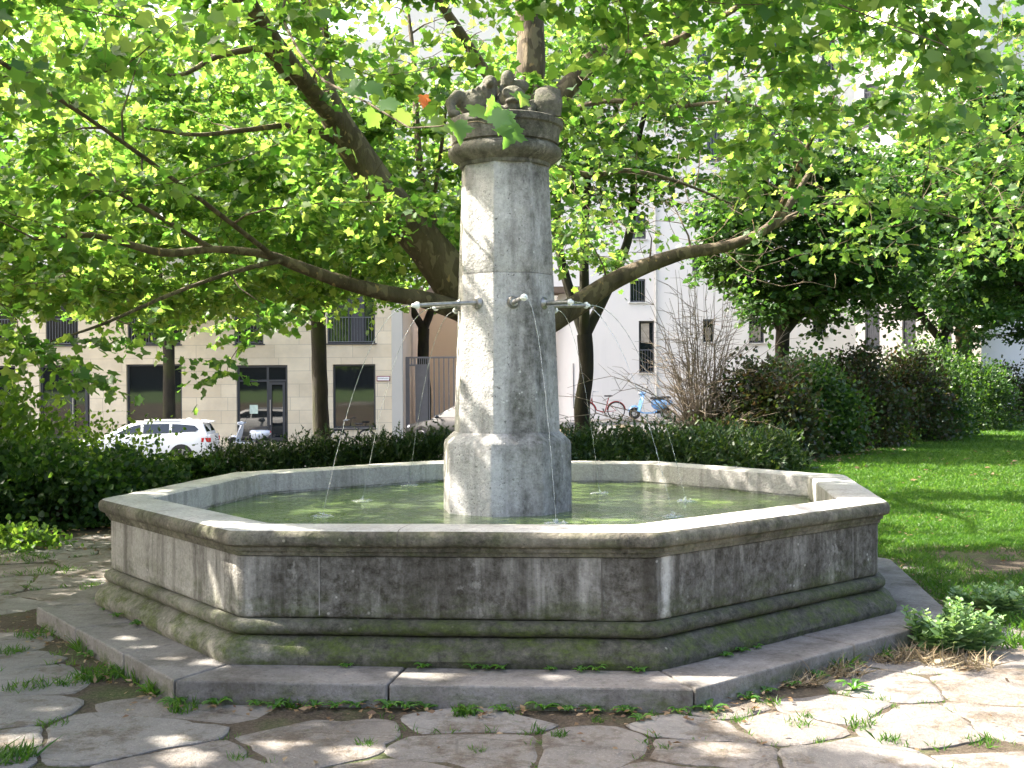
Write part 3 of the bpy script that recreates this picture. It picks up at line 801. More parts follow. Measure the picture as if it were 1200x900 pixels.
mb.tube([(-0.26, -0.05, 3.90), (-0.33, -0.08, 3.92), (-0.375, -0.10, 3.87), (-0.36, -0.12, 3.80), (-0.31, -0.14, 3.79)], [0.05, 0.042, 0.038, 0.035, 0.025], 8)
for k in range(6): mb.ball((-0.15 - 0.035 * k, -0.06 + 0.005 * k, 3.965 - 0.006 * k * k * 0.6), (0.012, 0.07, 0.02), 8, 6)
mb.ball((-0.16, -0.14, 3.80), (0.05, 0.06, 0.04))
remeshed(mb, 'carved_creature', M_fig, fountain)
mb = MB()                                                            # at the back
mb.ball((0.0, 0.24, 3.87), (0.15, 0.11, 0.11)).ball((0.02, 0.30, 3.95), (0.08, 0.08, 0.075)).ball((-0.08, 0.15, 3.97), (0.06, 0.06, 0.07)).tube([(0.1, 0.27, 3.85), (0.2, 0.26, 3.87), (0.25, 0.2, 3.81)], [0.05, 0.04, 0.025], 8)
remeshed(mb, 'carved_creature', M_fig, fountain)

# spouts and their water: (face direction, tip, landing spot)
SPZ = 2.225; ZW = 0.655
SP = [(-36, (-0.69, -0.42, 2.20), (-1.36, -0.37)), (-81, (-0.565, 0.10, 2.215), (-1.20, 0.72)), (-126, (-0.42, 0.60, 2.22), (-0.93, 2.10)),
      (9, (0.135, -0.74, 2.235), (0.34, -0.86)), (54, (0.50, -0.32, 2.225), (1.20, -0.53)), (99, (0.66, 0.22, 2.235), (1.46, 0.52)),
      (144, (0.42, 0.60, 2.22), (0.81, 1.22)), (-171, (-0.10, 0.74, 2.22), (-0.2, 1.75))]
JN = ['thin water jet from the long left spout, falling past the dark shop window', 'faint water jet from the second left spout, falling before the gate pillar',
      'bright arching water jet emerging beside the left edge of the column', 'short water jet dropping straight down the front face of the column',
      'water jet from the near right spout, falling in front of the low yews', 'water jet from the farther right spout, landing farthest right in the basin',
      'faint water jet close behind the right edge of the column', 'water jet at the back of the column, hidden from the front']
for (a, tip, land), lab in zip(SP, JN):
    a = rad(a); R = sr(SPZ) * math.cos(PI / 8) - 0.004
    dv = Vector((math.sin(a), -math.cos(a), 0)); root = dv * R + Vector((0, 0, SPZ)); tip = Vector(tip)
    q = dv.to_track_quat('Z', 'Y').to_matrix()
    mb = MB(); mb.loft([[tuple(root + q @ Vector((r * math.cos(2 * PI * k / 16), r * math.sin(2 * PI * k / 16), h))) for k in range(16)] for r, h in ((0.048, -0.01), (0.048, 0.012), (0.036, 0.024), (0.03, 0.04))])
    sp = mb.build('spout', M_pipe, fountain, True)
    pe = root.lerp(tip, 0.93)
    MB().tube([root, root + dv * 0.06, pe], [0.019, 0.017, 0.0155], 10).build('pipe', M_pipe, sp, True)
    dn = (tip - root).normalized()
    MB().tube([pe - dn * 0.02, pe, tip - dn * 0.02, tip], [0.024, 0.027, 0.017, 0.012], 10).build('nozzle', M_nozzle, sp, True)
    # jet
    t = thing('water_jet', lab, 'water jet', tuple(tip), 'water jets from the column spouts')
    vz0 = 0.10; g = 9.81; hgt = tip.z - ZW
    T = (vz0 + math.sqrt(vz0 * vz0 + 2 * g * hgt)) / g
    v = Vector(((land[0] - tip.x) / T, (land[1] - tip.y) / T, vz0))
    pt = lambda s: tip + v * s + Vector((0, 0, -0.5 * g * s * s))
    mb = MB(); n = 26; cut = 0.62
    mb.tube([pt(T * cut * i / n) + Vector((random.uniform(-1, 1), random.uniform(-1, 1), 0)) * 0.0015 for i in range(n + 1)], [0.0031 - 0.0015 * i / n + 0.0008 * math.sin(i * 2.3) for i in range(n + 1)], 6)
    mb.build('stream', M_jet, t, True)
    mb = MB(); s = T * cut
    while s < T:
        ln = random.uniform(0.010, 0.03)
        mb.tube([pt(s) + Vector((random.uniform(-1, 1), random.uniform(-1, 1), 0)) * 0.004, pt(min(T, s + ln * .5)), pt(min(T, s + ln))], [0.001, random.uniform(0.0018, 0.0030), 0.001], 5)
        s += ln * .92
    mb.build('spray', M_jet, t, True)
    mb = MB(); L = Vector((land[0], land[1], ZW))
    for k in range(11):
        an = random.uniform(0, 2 * PI); rr = random.uniform(0.0, 0.075)
        mb.ball(L + Vector((rr * math.cos(an), rr * math.sin(an), random.uniform(0.0, 0.035) * (1 - rr / 0.09))), random.uniform(0.004, 0.010), 7, 5)
    for k in range(9):
        an = random.uniform(0, 2 * PI); rr = random.uniform(0.03, 0.075); mb.ball(L + Vector((rr * math.cos(an), rr * math.sin(an), 0.002)), (random.uniform(.008, .024), random.uniform(.006, .014), .004), 8, 5)
    fo_ = [L + Vector((math.cos(q) * (0.085 + .03 * mnoise.noise(Vector((math.cos(q) * 2, math.sin(q) * 2, L.x * 9)))), math.sin(q) * (0.085 + .03 * mnoise.noise(Vector((math.cos(q) * 2, math.sin(q) * 2, L.x * 9)))), -.002)) for q in np.linspace(0, 2 * PI, 22, False)]
    mb.loft([[tuple(q) for q in fo_], [tuple(L + (q - L) * .8 + Vector((0, 0, .006))) for q in fo_], [tuple(L + (q - L) * .2 + Vector((0, 0, .010))) for q in fo_]])
    mb.build('splash', M_jet, t, True)
# water surface, rippled around the landing spots
def build_water():
    q = oct_off(0.328); n = 90
    xs = np.linspace(-2.7, 2.75, n); mb = MB(); idx = {}
    rings = []
    for s in np.linspace(0.02, 1, 46):
        ring = []
        for i in range(8):
            a, b = q[i], q[(i + 1) % 8]
            for k in range(14):
                p = a.lerp(b, k / 14) * s
                z = 0
                for (_, _, land) in SP:
                    d = math.hypot(p.x - land[0], p.y - land[1])
                    z += 0.006 * math.sin(d * 42) * math.exp(-d * 3.2)
                ring.append((p.x, p.y, ZW + z))
        rings.append(ring)
    mb.loft(rings, caps=False)
    o = mb.build('water', M_water, None, True); o['kind'] = 'structure'
build_water()

# ------------------------------------------------------------------ plane tree over the fountain
class Skel:
    """limbs as tubes, remembering points that twigs can start from"""
    def __init__(self): self.mb = MB(); self.nodes = []; self.rad = []; self.dir = []
    def limb(self, pts, seg=10, wob=0.10, sub=5, note=True):
        P = [Vector(p[:3]) for p in pts]; R = [p[3] for p in pts]
        out = []; rr = []
        n = len(P)
        for i in range(n - 1):
            p0 = P[max(i - 1, 0)]; p1 = P[i]; p2 = P[i + 1]; p3 = P[min(i + 2, n - 1)]
            for s in range(sub):
                t = s / sub
                q = 0.5 * ((2 * p1) + (p2 - p0) * t + (2 * p0 - 5 * p1 + 4 * p2 - p3) * t * t + (3 * p1 - p0 - 3 * p2 + p3) * t ** 3)
                out.append(q); rr.append(R[i] + (R[i + 1] - R[i]) * t)
        out.append(P[-1]); rr.append(R[-1])
        self.mb.tube(out, rr, seg, True, wob)
        if note:
            for i in range(len(out)):
                self.nodes.append(out[i]); self.rad.append(rr[i]); self.dir.append((out[min(i + 1, len(out) - 1)] - out[max(i - 1, 0)]).normalized())
    def grow(self, targets, r0=0.03, seg=5, rscale=0.5):
        """twigs from the nearest limb point out to each target; later twigs may start on earlier ones"""
        base = np.array([tuple(p) for p in self.nodes])
        order = np.argsort([np.min(((base - t) ** 2).sum(1)) for t in targets])
        dirs = {}
        for k in order:
            t = Vector(tuple(targets[k])); N = np.array([tuple(p) for p in self.nodes])
            d = N - targets[k]; dist = np.sqrt((d ** 2).sum(1)) + 0.8 * np.maximum(0, d[:, 2])      # prefer to rise
            j = int(np.argmin(dist)); p = self.nodes[j]; L = (t - p).length
            if L < 0.15: dirs[k] = Vector((0, 0, -1)); continue
            rr = min(self.rad[j] * 0.62, 0.006 + 0.010 * L + 0.006) if self.rad[j] > 0.02 else self.rad[j] * 0.7
            rr = max(rr, 0.006)
            mid = p.lerp(t, 0.5) + self.dir[j] * 0.18 * L + Vector((random.uniform(-1, 1), random.uniform(-1, 1), random.uniform(-.3, 0.8))) * 0.10 * L
            n = max(3, int(L / 0.22)); pts = []
            for s in range(n + 1):
                u = s / n
                q = p * (1 - u) ** 2 + mid * 2 * u * (1 - u) + t * u * u
                if 0 < s < n: q = q + Vector((random.uniform(-1, 1), random.uniform(-1, 1), random.uniform(-1, 1))) * 0.022 * min(L, 1.5)
                pts.append(q)
            rads = [rr + (0.004 - rr) * (s / n) ** 0.8 for s in range(n + 1)]
            self.mb.tube(pts, rads, seg, False)
            dirs[k] = (pts[-1] - pts[-2]).normalized()
            for s in range(1, n + 1):
                self.nodes.append(pts[s]); self.rad.append(rads[s]); self.dir.append((pts[s] - pts[s - 1]).normalized())
        return dirs

def L3(rows): return [(*at(px, py, Y), r) for px, py, Y, r in rows]
sk = Skel()
base = at(588, 500, 7.6); tb = Vector((base.x + 0.05, 7.6, 0))
sk.limb([(tb.x, 7.6, -0.3, 0.75), (tb.x, 7.6, 0.15, 0.62), (tb.x, 7.6, 0.9, 0.52), (tb.x, 7.6, 1.7, 0.50), (*at(588, 392, 7.6), 0.50), (*at(590, 360, 7.6), 0.44)], 20, 0.07)
sk.limb(L3([(592, 400, 7.6, .37), (545, 345, 7.4, .335), (500, 288, 7.2, .285), (460, 240, 7.0, .255), (428, 195, 6.8, .225), (398, 148, 6.5, .20), (378, 108, 6.3, .17)]), 16, 0.10)
sk.limb(L3([(384, 125, 6.4, .15), (362, 108, 6.1, .13), (335, 82, 5.8, .11), (305, 40, 5.4, .095), (280, 0, 5.0, .08), (240, -60, 4.6, .07), (190, -130, 4.1, .04)]), 12)
sk.limb(L3([(384, 128, 6.35, .17), (378, 92, 6.5, .14), (372, 40, 6.9, .11), (352, -30, 7.3, .09), (330, -120, 7.8, .05)]), 10)
sk.limb(L3([(310, 55, 5.45, .05), (255, 66, 5.2, .035), (210, 88, 4.8, .025), (150, 80, 4.4, .015)]), 8)
sk.limb(L3([(430, 200, 6.8, .075), (395, 168, 6.5, .05), (345, 148, 6.1, .038), (290, 152, 5.7, .032), (230, 158, 5.3, .025), (170, 150, 4.8, .015)]), 8)
sk.limb(L3([(590, 392, 7.6, .24), (545, 368, 7.2, .15), (500, 352, 6.9, .12), (450, 343, 6.6, .105), (400, 330, 6.3, .09), (350, 312, 6.0, .075), (310, 298, 5.7, .055), (250, 292, 5.3, .045), (190, 296, 4.9, .05), (110, 276, 4.4, .035), (40, 280, 4.0, .02)]), 14)
sk.limb(L3([(330, 305, 5.8, .04), (270, 320, 5.4, .026), (200, 345, 4.9, .025), (120, 380, 4.3, .018), (60, 400, 3.9, .01)]), 7)
sk.limb(L3([(250, 292, 5.3, .035), (200, 262, 4.9, .028), (150, 232, 4.5, .03), (90, 195, 4.1, .02)]), 7)
sk.limb(L3([(590, 395, 7.7, .27), (640, 378, 7.8, .20), (672, 360, 7.9, .165), (712, 333, 8.0, .135), (752, 314, 8.1, .118), (800, 297, 8.2, .098), (850, 289, 8.3, .083), (892, 272, 8.4, .068), (915, 252, 8.5, .07), (935, 225, 8.6, .05), (958, 185, 8.7, .03)]), 14)
sk.limb(L3([(885, 275, 8.4, .06), (912, 262, 8.6, .055), (950, 245, 8.8, .045), (1000, 238, 9.1, .035), (1060, 242, 9.5, .022), (1120, 255, 9.9, .012)]), 8)
sk.limb(L3([(908, 258, 8.45, .05), (928, 215, 8.0, .045), (945, 175, 7.5, .035), (975, 120, 6.8, .02)]), 8)
sk.limb(L3([(592, 395, 7.8, .32), (600, 300, 8.0, .29), (608, 220, 8.1, .27), (616, 140, 8.2, .25), (622, 70, 8.2, .22), (620, 10, 8.2, .20), (612, -70, 8.1, .15), (600, -180, 8.0, .09), (595, -300, 7.9, .04)]), 14)
sk.limb(L3([(612, 190, 8.1, .15), (645, 130, 8.2, .15), (680, 85, 8.3, .155), (705, 62, 8.4, .12), (745, 42, 8.5, .10), (790, 20, 8.6, .08), (850, -20, 8.8, .06), (930, -80, 9.0, .03)]), 12)
sk.limb(L3([(690, 75, 8.3, .11), (725, 68, 8.1, .085), (765, 58, 7.8, .07), (810, 38, 7.4, .055), (870, 5, 6.8, .04), (950, -50, 6.2, .02)]), 8)
sk.limb(L3([(612, 210, 8.0, .09), (640, 168, 7.9, .06), (672, 130, 7.8, .045), (720, 118, 7.7, .038), (780, 126, 7.6, .032), (850, 120, 7.4, .027), (920, 130, 7.2, .02), (1000, 128, 7.0, .012)]), 8)
sk.limb(L3([(640, 192, 8.3, .055), (690, 205, 8.6, .045), (740, 200, 8.9, .035), (800, 215, 9.3, .025), (860, 240, 9.8, .015)]), 7)
sk.limb(L3([(560, 360, 7.5, .08), (520, 290, 8.2, .06), (495, 210, 8.6, .055), (488, 140, 8.8, .05), (484, 60, 9.0, .035), (470, -40, 9.3, .02)]), 8)
sk.limb(L3([(505, 250, 8.4, .035), (515, 190, 8.2, .03), (522, 130, 8.0, .025), (530, 60, 7.7, .018)]), 6)
sk.limb(L3([(610, 130, 8.1, .10), (570, 85, 7.8, .085), (540, 40, 7.4, .075), (500, -20, 6.8, .06), (450, -90, 6.0, .04), (380, -150, 5.0, .025)]), 9)
sk.limb(L3([(620, 20, 8.2, .10), (600, -60, 6.8, .08), (570, -150, 5.0, .06), (560, -260, 3.0, .045), (570, -420, 1.0, .03)]), 9)     # out over the fountain, above the frame
sk.limb(L3([(398, 148, 6.5, .12), (330, 60, 4.6, .10), (250, -60, 2.6, .08), (140, -220, 0.8, .06), (0, -420, -0.8, .04)]), 9)
sk.limb(L3([(320, 300, 5.75, .036), (230, 230, 4.0, .026), (120, 150, 2.4, .02), (-20, 60, 1.0, .022), (-200, -40, -0.4, .012)]), 8)

BX = [-12, -6, -4.2, -2.6, -1.0, 1.6, 2.6, 4.2, 6.5, 12]
BZ = [2.6, 2.55, 2.75, 3.05, 3.35, 3.55, 3.35, 3.15, 2.9, 2.9]
def bottom(x, y): 
    b = float(np.interp(x, BX, BZ))
    if y < 3: b += 0.10 * (3 - y)
    return b
# sun flecks: spots on the stone, paving and turf that the photograph shows in full sun; no twig grows across those rays
LIT = []
def lit_px(px, py, z, r): p = on_ground(px, py, z); LIT.append((p.x, p.y, z, r))
for a in ((300, 618, .843, .12), (262, 612, .843, .10), (345, 622, .843, .08), (640, 624, .843, .06), (720, 625, .843, .07), (830, 612, .843, .13), (890, 604, .843, .13), (950, 596, .843, .10), (1000, 578, .843, .08),
          (143, 748, .117, .07), (165, 757, .117, .06), (197, 772, .117, .06), (252, 778, .117, .07), (490, 792, .117, .10), (530, 790, .117, .07), (652, 793, .117, .08), (815, 792, .117, .08), (785, 797, .117, .07)): lit_px(*a)
for a in ((1110, 815, 0, .62), (1010, 800, 0, .42), (1165, 790, 0, .62), (940, 850, 0, .30), (870, 838, 0, .10), (1060, 850, 0, .32), (1170, 850, 0, .40), (960, 775, .0, .18), (905, 800, 0, .13), (1110, 735, 0.15, .30), (1190, 730, 0, .3), (1120, 880, 0, .3),
          (200, 870, 0, .10), (60, 832, 0, .08), (420, 885, 0, .12), (330, 875, 0, .08), (20, 870, 0, .12), (230, 890, 0, .12), (850, 880, 0, .12)): lit_px(*a)
LIT += [(-0.30, -0.26, 2.00, .07), (-0.27, -0.27, 1.85, .075), (-0.23, -0.28, 1.72, .06), (-0.24, -0.23, 2.95, .05), (-0.19, -0.24, 2.85, .04), (-0.10, -0.40, 1.45, .04)]
LIT += [(-2.45, -1.2, .62, .06), (-1.75, -2.25, .50, .06), (-1.55, -2.5, .66, .05), (1.7, 2.1, .76, .10), (2.0, 1.75, .76, .08), (2.5, 0.2, .7, .12)]
for x, y, r in ((5.0, 4.2, .6), (6.6, 5.4, .7), (8.2, 4.6, .8), (4.3, 2.6, .35), (7.0, 8.2, .8), (9.5, 8.5, 1.2), (9.0, 12.5, 1.4), (11.5, 11.5, 1.4), (6.4, 11.0, .6), (12.5, 16, 2), (14.5, 20, 2.0), (11.0, 18.5, 1.2)): LIT.append((x, y, 0, r))
LIT += [(2.72, -1.95, .15, .58), (*at(575, 140, -1.42), .42)]
def lit_keep(P, pad=0.0):
    keep = np.ones(len(P), bool); s = np.array(SUN)
    for x, y, z, r in LIT:
        d = P - np.array((x, y, z)); al = d @ s
        perp = np.linalg.norm(d - al[:, None] * s, axis=1)
        keep &= ~((perp < r + pad) & (al > 0))
    return keep
LAWNLIT = [(rng.uniform(3.5, 20), rng.uniform(3, 28), rng.uniform(.7, 1.6)) for _ in range(120)]
def lawn_thin(P):
    keep = np.ones(len(P), bool); s = np.array(SUN)
    for x, y, r in LAWNLIT:
        al = P[:, 2] / s[2]; d = np.hypot(P[:, 0] - al * s[0] - x, P[:, 1] - al * s[1] - y); keep &= ~((d < r) & (rng.random(len(P)) < .78))
    return keep
def clear(P):
    """the fountain column stands free in the canopy's clearing"""
    return ~((np.abs(P[:, 0]) < 0.95) & (P[:, 1] < 1.3) & (P[:, 2] < 4.75)) & ~((np.hypot(P[:, 0], P[:, 1] + D) < 4.2))

def canopy_targets():
    out = []
    tries = 0
    def ok(x, y, z): 
        e = ((x + 2.2) / (12.4 if x > -2.2 or y < 1 else 9.3)) ** 2 + ((y - 4.8) / 11.0) ** 2
        return e < 1
    # visible lower canopy, dense; upper canopy, sparser
    while len(out) < 3300 and tries < 400000:
        tries += 1
        x, y = rng.uniform(-14.5, 10.2), rng.uniform(-6, 15.8)
        if not ok(x, y, 0): continue
        b = bottom(x, y)
        e = ((x + 2.2) / 12.4) ** 2 + ((y - 4.8) / 11.0) ** 2
        top = 4.4 + 5.2 * math.sqrt(max(0, 1 - e))
        if rng.random() < 0.80: z = b + 0.2 + abs(rng.normal()) * 2.5
        else: z = rng.uniform(b + 0.5, max(b + 1, top))
        if z > top or z < b + 0.15: continue
        if x < -4.5 and z > 6.3 and rng.random() < .65: continue
        if x > 1.2 and y < -0.6: continue
        if y < -1.2 and x > -3.2: continue
        if x > 4.5 and y < 5.0: continue
        # the shaded hollow under the dome, in front of the trunk, carries few leaves
        if -6.5 < x < 6.0 and -0.5 < y < 6.6 and z < 4.7 + 0.30 * y and rng.random() < 0.52: continue
        if -3.9 < x < -0.2 and 0.3 < y < 6.8 and 2.3 < z < 5.7 and rng.random() < 0.68: continue
        if y < 2.5 and z < 4.5 and abs(x) < 4.5 and rng.random() < 0.5: continue
        p = (x, y, z)
        md = 0.28 if z < 7 else 0.45
        if any((x - a) ** 2 + (y - b2) ** 2 + (1.4 * (z - c)) ** 2 < md * md for a, b2, c in out[-900:]): continue
        out.append(p)
    k = 0
    while k < 420:                       # the far side of the dome
        x, y = rng.uniform(-11.5, 9.8), rng.uniform(7.5, 15.0)
        e = ((x + 1.2) / (12.4 if x > -1.2 else 9.6)) ** 2 + ((y - 4.8) / 11.0) ** 2
        if e > 1: continue
        out.append((x, y, rng.uniform(4.2, 5.0 + 5.0 * math.sqrt(1 - e)))); k += 1
    k = 0
    while k < 260:
        x, y = rng.uniform(2, 9.6), rng.uniform(7, 14.5)
        e = ((x + 1.2) / 12.4) ** 2 + ((y - 4.8) / 11.0) ** 2
        if e > 1: continue
        out.append((x, y, rng.uniform(4.5, 5.5 + 5.5 * math.sqrt(1 - e)))); k += 1
    k = 0
    while k < 480:                       # low outer boughs on the sunward side, mostly unseen, added to shade the paving
        x, y, z = rng.uniform(-11, -3.9), rng.uniform(-5.5, 1.0), rng.uniform(3.4, 7.6)
        if y > -0.8 and x > -5.5: continue
        out.append((x, y, z)); k += 1
    return np.array(out)
TG = canopy_targets()
# a few low sprays hang below the dome on the left
LOW = [(58, 425, 3.2), (104, 458, 3.1), (36, 405, 3.2), (185, 388, 4.2), (265, 440, 4.6), (300, 388, 5.0), (20, 375, 3.2), (330, 365, 5.2), (118, 400, 3.6)]
TG = np.concatenate([TG, np.array([tuple(at(a, b, Y)) for a, b, Y in LOW])])
TG = TG[clear(TG) & lit_keep(TG, 0.0)]
dirs = sk.grow(TG)
plane_tree = thing('plane_tree', 'tall spreading plane tree with mottled bark and long low limbs behind the fountain column', 'tree', (tb.x, 7.6, 0))
sk.mb.build('trunk', M_planebark, plane_tree, True)
def shoots(TG, dirs, per, spread, size, shape, droop=0.35, flat=0.55):
    P = []; T = []; N = []; S = []
    for k, t in enumerate(TG):
        dv = dirs.get(k, Vector((0, 0, -1)))
        # several leafy shoots fan out from the twig's end
        ns = per // 9
        for s in range(ns):
            d = Vector((dv.x, dv.y, dv.z * 0.4)) * 0.6 + Vector(rng.normal(size=3) * np.array([1, 1, 0.35])) * 0.75
            d.normalize(); L = spread * rng.uniform(0.5, 1.25)
            st = Vector(t) - dv * rng.uniform(0, 0.5) * spread
            for i in range(9):
                u = (i + rng.random()) / 9
                p = st + d * L * u + Vector((0, 0, -0.22 * L * u * u))
                side = Vector((-d.y, d.x, 0)) * (1 if i % 2 else -1)
                tt = d * 0.7 + side * 0.9 + Vector(rng.normal(size=3)) * 0.45 + Vector((0, 0, -droop))
                P.append(p + side * 0.05); T.append(tt)
                N.append(Vector((0, 0, flat)) + Vector(rng.normal(size=3)) * 0.45); S.append(size * rng.uniform(0.5, 1.25))
    return np.array(P), np.array(T), np.array(N), np.array(S)
P, T, N, S = shoots(TG, dirs, 72, 0.60, 0.113, 'palmate')
kp = lit_keep(P, 0.02) & clear(P) & lawn_thin(P)
print('plane leaves', kp.sum(), 'of', len(P), 'targets', len(TG))
leaf_obj('crown', P[kp], T[kp], N[kp], S[kp], 'palmate', M_lplane, plane_tree)
# the sprig that hangs before the capital, and a dead leaf
def sprig(pts, n, size, name):
    sk2 = MB(); sk2.tube(pts, np.linspace(0.006, 0.002, len(pts)), 5)
    return sk2
spts = [at(380, 95, -0.5), at(430, 120, -0.9), at(480, 150, -1.2), at(515, 148, -1.35), at(560, 142, -1.45), at(590, 150, -1.5)]
MB().tube([at(330, 20, 1.0), at(350, 60, 0.2)] + spts, np.linspace(0.012, 0.002, 8), 6, False).tube([at(330, 20, 1.0), at(345, -60, 2.5), at(372, -60, 5.0), at(384, 60, 6.45)], [0.012, 0.018, 0.03, 0.045], 7, False).build('hanging_twig', M_planebark, plane_tree, True)
lp = [(556, 132, .20), (505, 152, .15), (533, 152, .19), (580, 128, .16), (603, 118, .17), (577, 143, .17), (590, 140, .20), (597, 154, .24), (582, 160, .17), (520, 158, .10), (475, 140, .16), (452, 125, .17), (430, 108, .18), (465, 160, .13), (440, 140, .16), (410, 110, .18), (400, 90, .16), (612, 122, .12)]
P = np.array([tuple(at(a, b - 8, -1.42 + 0.25 * math.sin(i * 2.1) + (0.0 if a > 500 else (500 - a) * 0.006))) for i, (a, b, s) in enumerate(lp)])
T = np.array([(math.sin(i * 1.7) * 0.7 + 0.4, -0.35, -0.55 + 0.3 * math.sin(i * 3.1)) for i in range(len(lp))]); N = np.array([(0.55 + 0.25 * math.sin(i * 5), -0.75, 0.12 + .25 * math.sin(i * 3.3)) for i in range(len(lp))])
leaf_obj('hanging_leaves', P, T, N, np.array([s for _, _, s in lp]) * .82, 'hero', M_lplane, plane_tree)
P = np.array([tuple(at(496, 112, -1.0)), tuple(at(498, 116, -1.0))]); leaf_obj('dead_leaf', P, np.array([(0.2, -.2, -1), (-.2, 0, -1.0)]), np.array([(0.3, -1, .2), (-.5, -.8, .2)]), np.array([.085, .07]), 'palmate', M_orange, plane_tree)

# ------------------------------------------------------------------ smaller trees along the street and lawn
def street_tree(label, px, Y, r, fork_py, crown, nt_, leafm, trunk_m, size=0.15, lean=0.0, seedoff=0, split=2, shape='broad', per=45, group='slender trees along the street'):
    """crown: (cx offset, cz, rx, ry, rz) in metres"""
    p = at(px, 440, Y); z0 = gz(p.x, Y); base = Vector((p.x, Y, z0))
    t = thing('street_tree', label, 'tree', tuple(base), group)
    s = Skel(); fz = at(px, fork_py, Y).z
    s.limb([(base.x, Y, z0 - 0.2, r * 1.35), (base.x + 0.01, Y, z0 + 0.3, r * 1.1), (base.x + 0.05 * lean + .07 * math.sin(px), Y, z0 * .6 + fz * .4, r), (base.x + 0.09 * lean - .06 * math.sin(px), Y, z0 * .3 + fz * .7, r * .95), (base.x + lean * 0.12, Y, fz, r * 0.95)], 12, 0.10)
    cx, cz, rx, ry, rz = crown; cc = Vector((base.x + cx, Y, cz))
    for k in range(split):
        a = (k / split) * 2 * PI + 0.35 + seedoff; hx = 0.42 * rx * math.cos(a); hy = 0.4 * ry * math.sin(a)
        top = cc + Vector((hx, hy, rz * 0.35)); st = Vector((base.x + lean * 0.12, Y, fz - 0.05))
        m1 = st.lerp(top, 0.35) + Vector((hx * 0.28, hy * 0.2, 0)); 
        s.limb([(*st, r * 0.72), (*m1, r * 0.55), (*st.lerp(top, 0.7), r * 0.38), (*top, r * 0.2)], 9, 0.1)
    tg = []
    while len(tg) < nt_:
        d = rng.normal(size=3); d /= np.linalg.norm(d); rr = rng.uniform(0.35, 1.0) ** 0.6
        q = np.array(cc) + d * rr * np.array([rx, ry, rz]) * (0.82 + 0.3 * mnoise.noise(Vector((d[0] * 2 + px, d[1] * 2, d[2] * 2))))
        tg.append(q)
    tg = np.array(tg); dr = s.grow(tg, rscale=0.4)
    s.mb.build('trunk', trunk_m, t, True)
    P, T, N, S = shoots(tg, dr, per, 0.62, size, shape)
    leaf_obj('crown', P, T, N, S, shape, leafm, t)
    return t
street_tree('dark forked street tree standing behind the white estate car', 198, 34.4, .23, 405, (0.1, 8.0, 4.2, 2.6, 5.2), 330, M_lstreet, M_bark, split=3)
street_tree('street tree with moss at its foot between the glazed door and the right shop window', 377, 18.5, .19, 372, (-0.5, 6.4, 3.1, 2.4, 3.6), 320, M_lstreet, M_bark, lean=-0.6, seedoff=0.9, split=3)
street_tree('forked dark-trunked street tree in front of the white building beside the red bicycle', 684, 16.5, .175, 392, (0.4, 7.6, 3.4, 2.5, 2.9), 320, M_lstreet, M_bark, lean=0.2, split=3)
street_tree('dark maple rising from the bronze shrubs in front of the barred windows', 918, 19.5, .18, 388, (0.5, 5.3, 3.4, 2.6, 3.0), 620, M_ldark, M_bark, split=3, shape='broad', per=54)
street_tree('thin dark tree trunk left of the mossy one near the far white wing', 1104, 30.0, .19, 398, (-0.8, 6.4, 4.4, 2.8, 4.2), 560, M_ldark, M_bark, per=54)
street_tree('tree with yellow mossy trunk near the far white wing', 1130, 31.0, .26, 385, (1.8, 6.6, 4.2, 2.8, 4.4), 560, M_ldark, M_mossbark, lean=-0.6, per=54)
street_tree('slim tree growing in the courtyard behind the grey gate', 497, 41.5, .26, 385, (-0.4, 7.2, 2.6, 2.2, 2.6), 90, M_lstreet, M_bark)
street_tree('dark leafy maple at the edge of the lawn, trunk hidden past the frame', 1236, 21.5, .22, 380, (-1.5, 6.5, 3.5, 2.7, 4.2), 640, M_ldark, M_bark, per=54)

# ------------------------------------------------------------------ shrubs
def gpos(px, Y): p = at(px, 440, Y); return (p.x, Y, gz(p.x, Y))
HG = 'evergreen shrubs behind the basin'
bush('hedge_shrub', 'dense dark green shrub at the left edge of the paving', 'shrub', gpos(55, 4.6), 1.35, 0.95, 1.12, 8200, .075, 'broad', M_lhedge, 'shrubs left of the fountain', 0.13, 6)
bush('hedge_shrub', 'low dark shrub just left of the fountain basin', 'shrub', gpos(140, 5.6), 1.0, 0.9, 0.80, 5600, .07, 'broad', M_lhedge, 'shrubs left of the fountain', 0.13, 5)
bush('hedge_shrub', 'dark shrub cut off by the frame beside the leafy pale one', 'shrub', gpos(-70, 4.3), 1.3, 0.9, 1.3, 5200, .075, 'broad', M_lhedge, 'shrubs left of the fountain', 0.14, 5)
bush('leafy_shrub', 'taller bright green shrub with round leaves in front of the leftmost shop windows', 'shrub', gpos(8, 6.6), 1.15, 0.9, 1.75, 3600, .10, 'broad', M_lyoung, None, 0.16, 8, per=26, spiky=0.5)
bush('leafy_shrub', 'light green shrub with loose upright shoots before the white estate car', 'shrub', gpos(108, 8.0), 0.9, 0.8, 0.95, 2400, .07, 'broad', M_lyoung, None, 0.13, 8, per=26, spiky=0.75)
bush('hedge_shrub', 'small-leaved shrub hiding the doors of the white estate car', 'shrub', gpos(200, 9.0), 1.15, 0.8, 0.56, 4800, .065, 'broad', M_lhedge, HG, 0.10, 5, spiky=0.1)
bush('spreading_yew', 'pale tipped yew between the white estate car and the basin rim', 'shrub', gpos(290, 9.6), 1.0, 0.8, 0.62, 5100, .15, 'spray', M_lyew, HG, 0.10, 4, per=20, spiky=0.25)
bush('spreading_yew', 'low yew below the glazed door and the mossy street tree', 'shrub', gpos(368, 10.2), 1.0, 0.8, 0.66, 5100, .15, 'spray', M_lyew, HG, 0.10, 4, per=20, spiky=0.3)
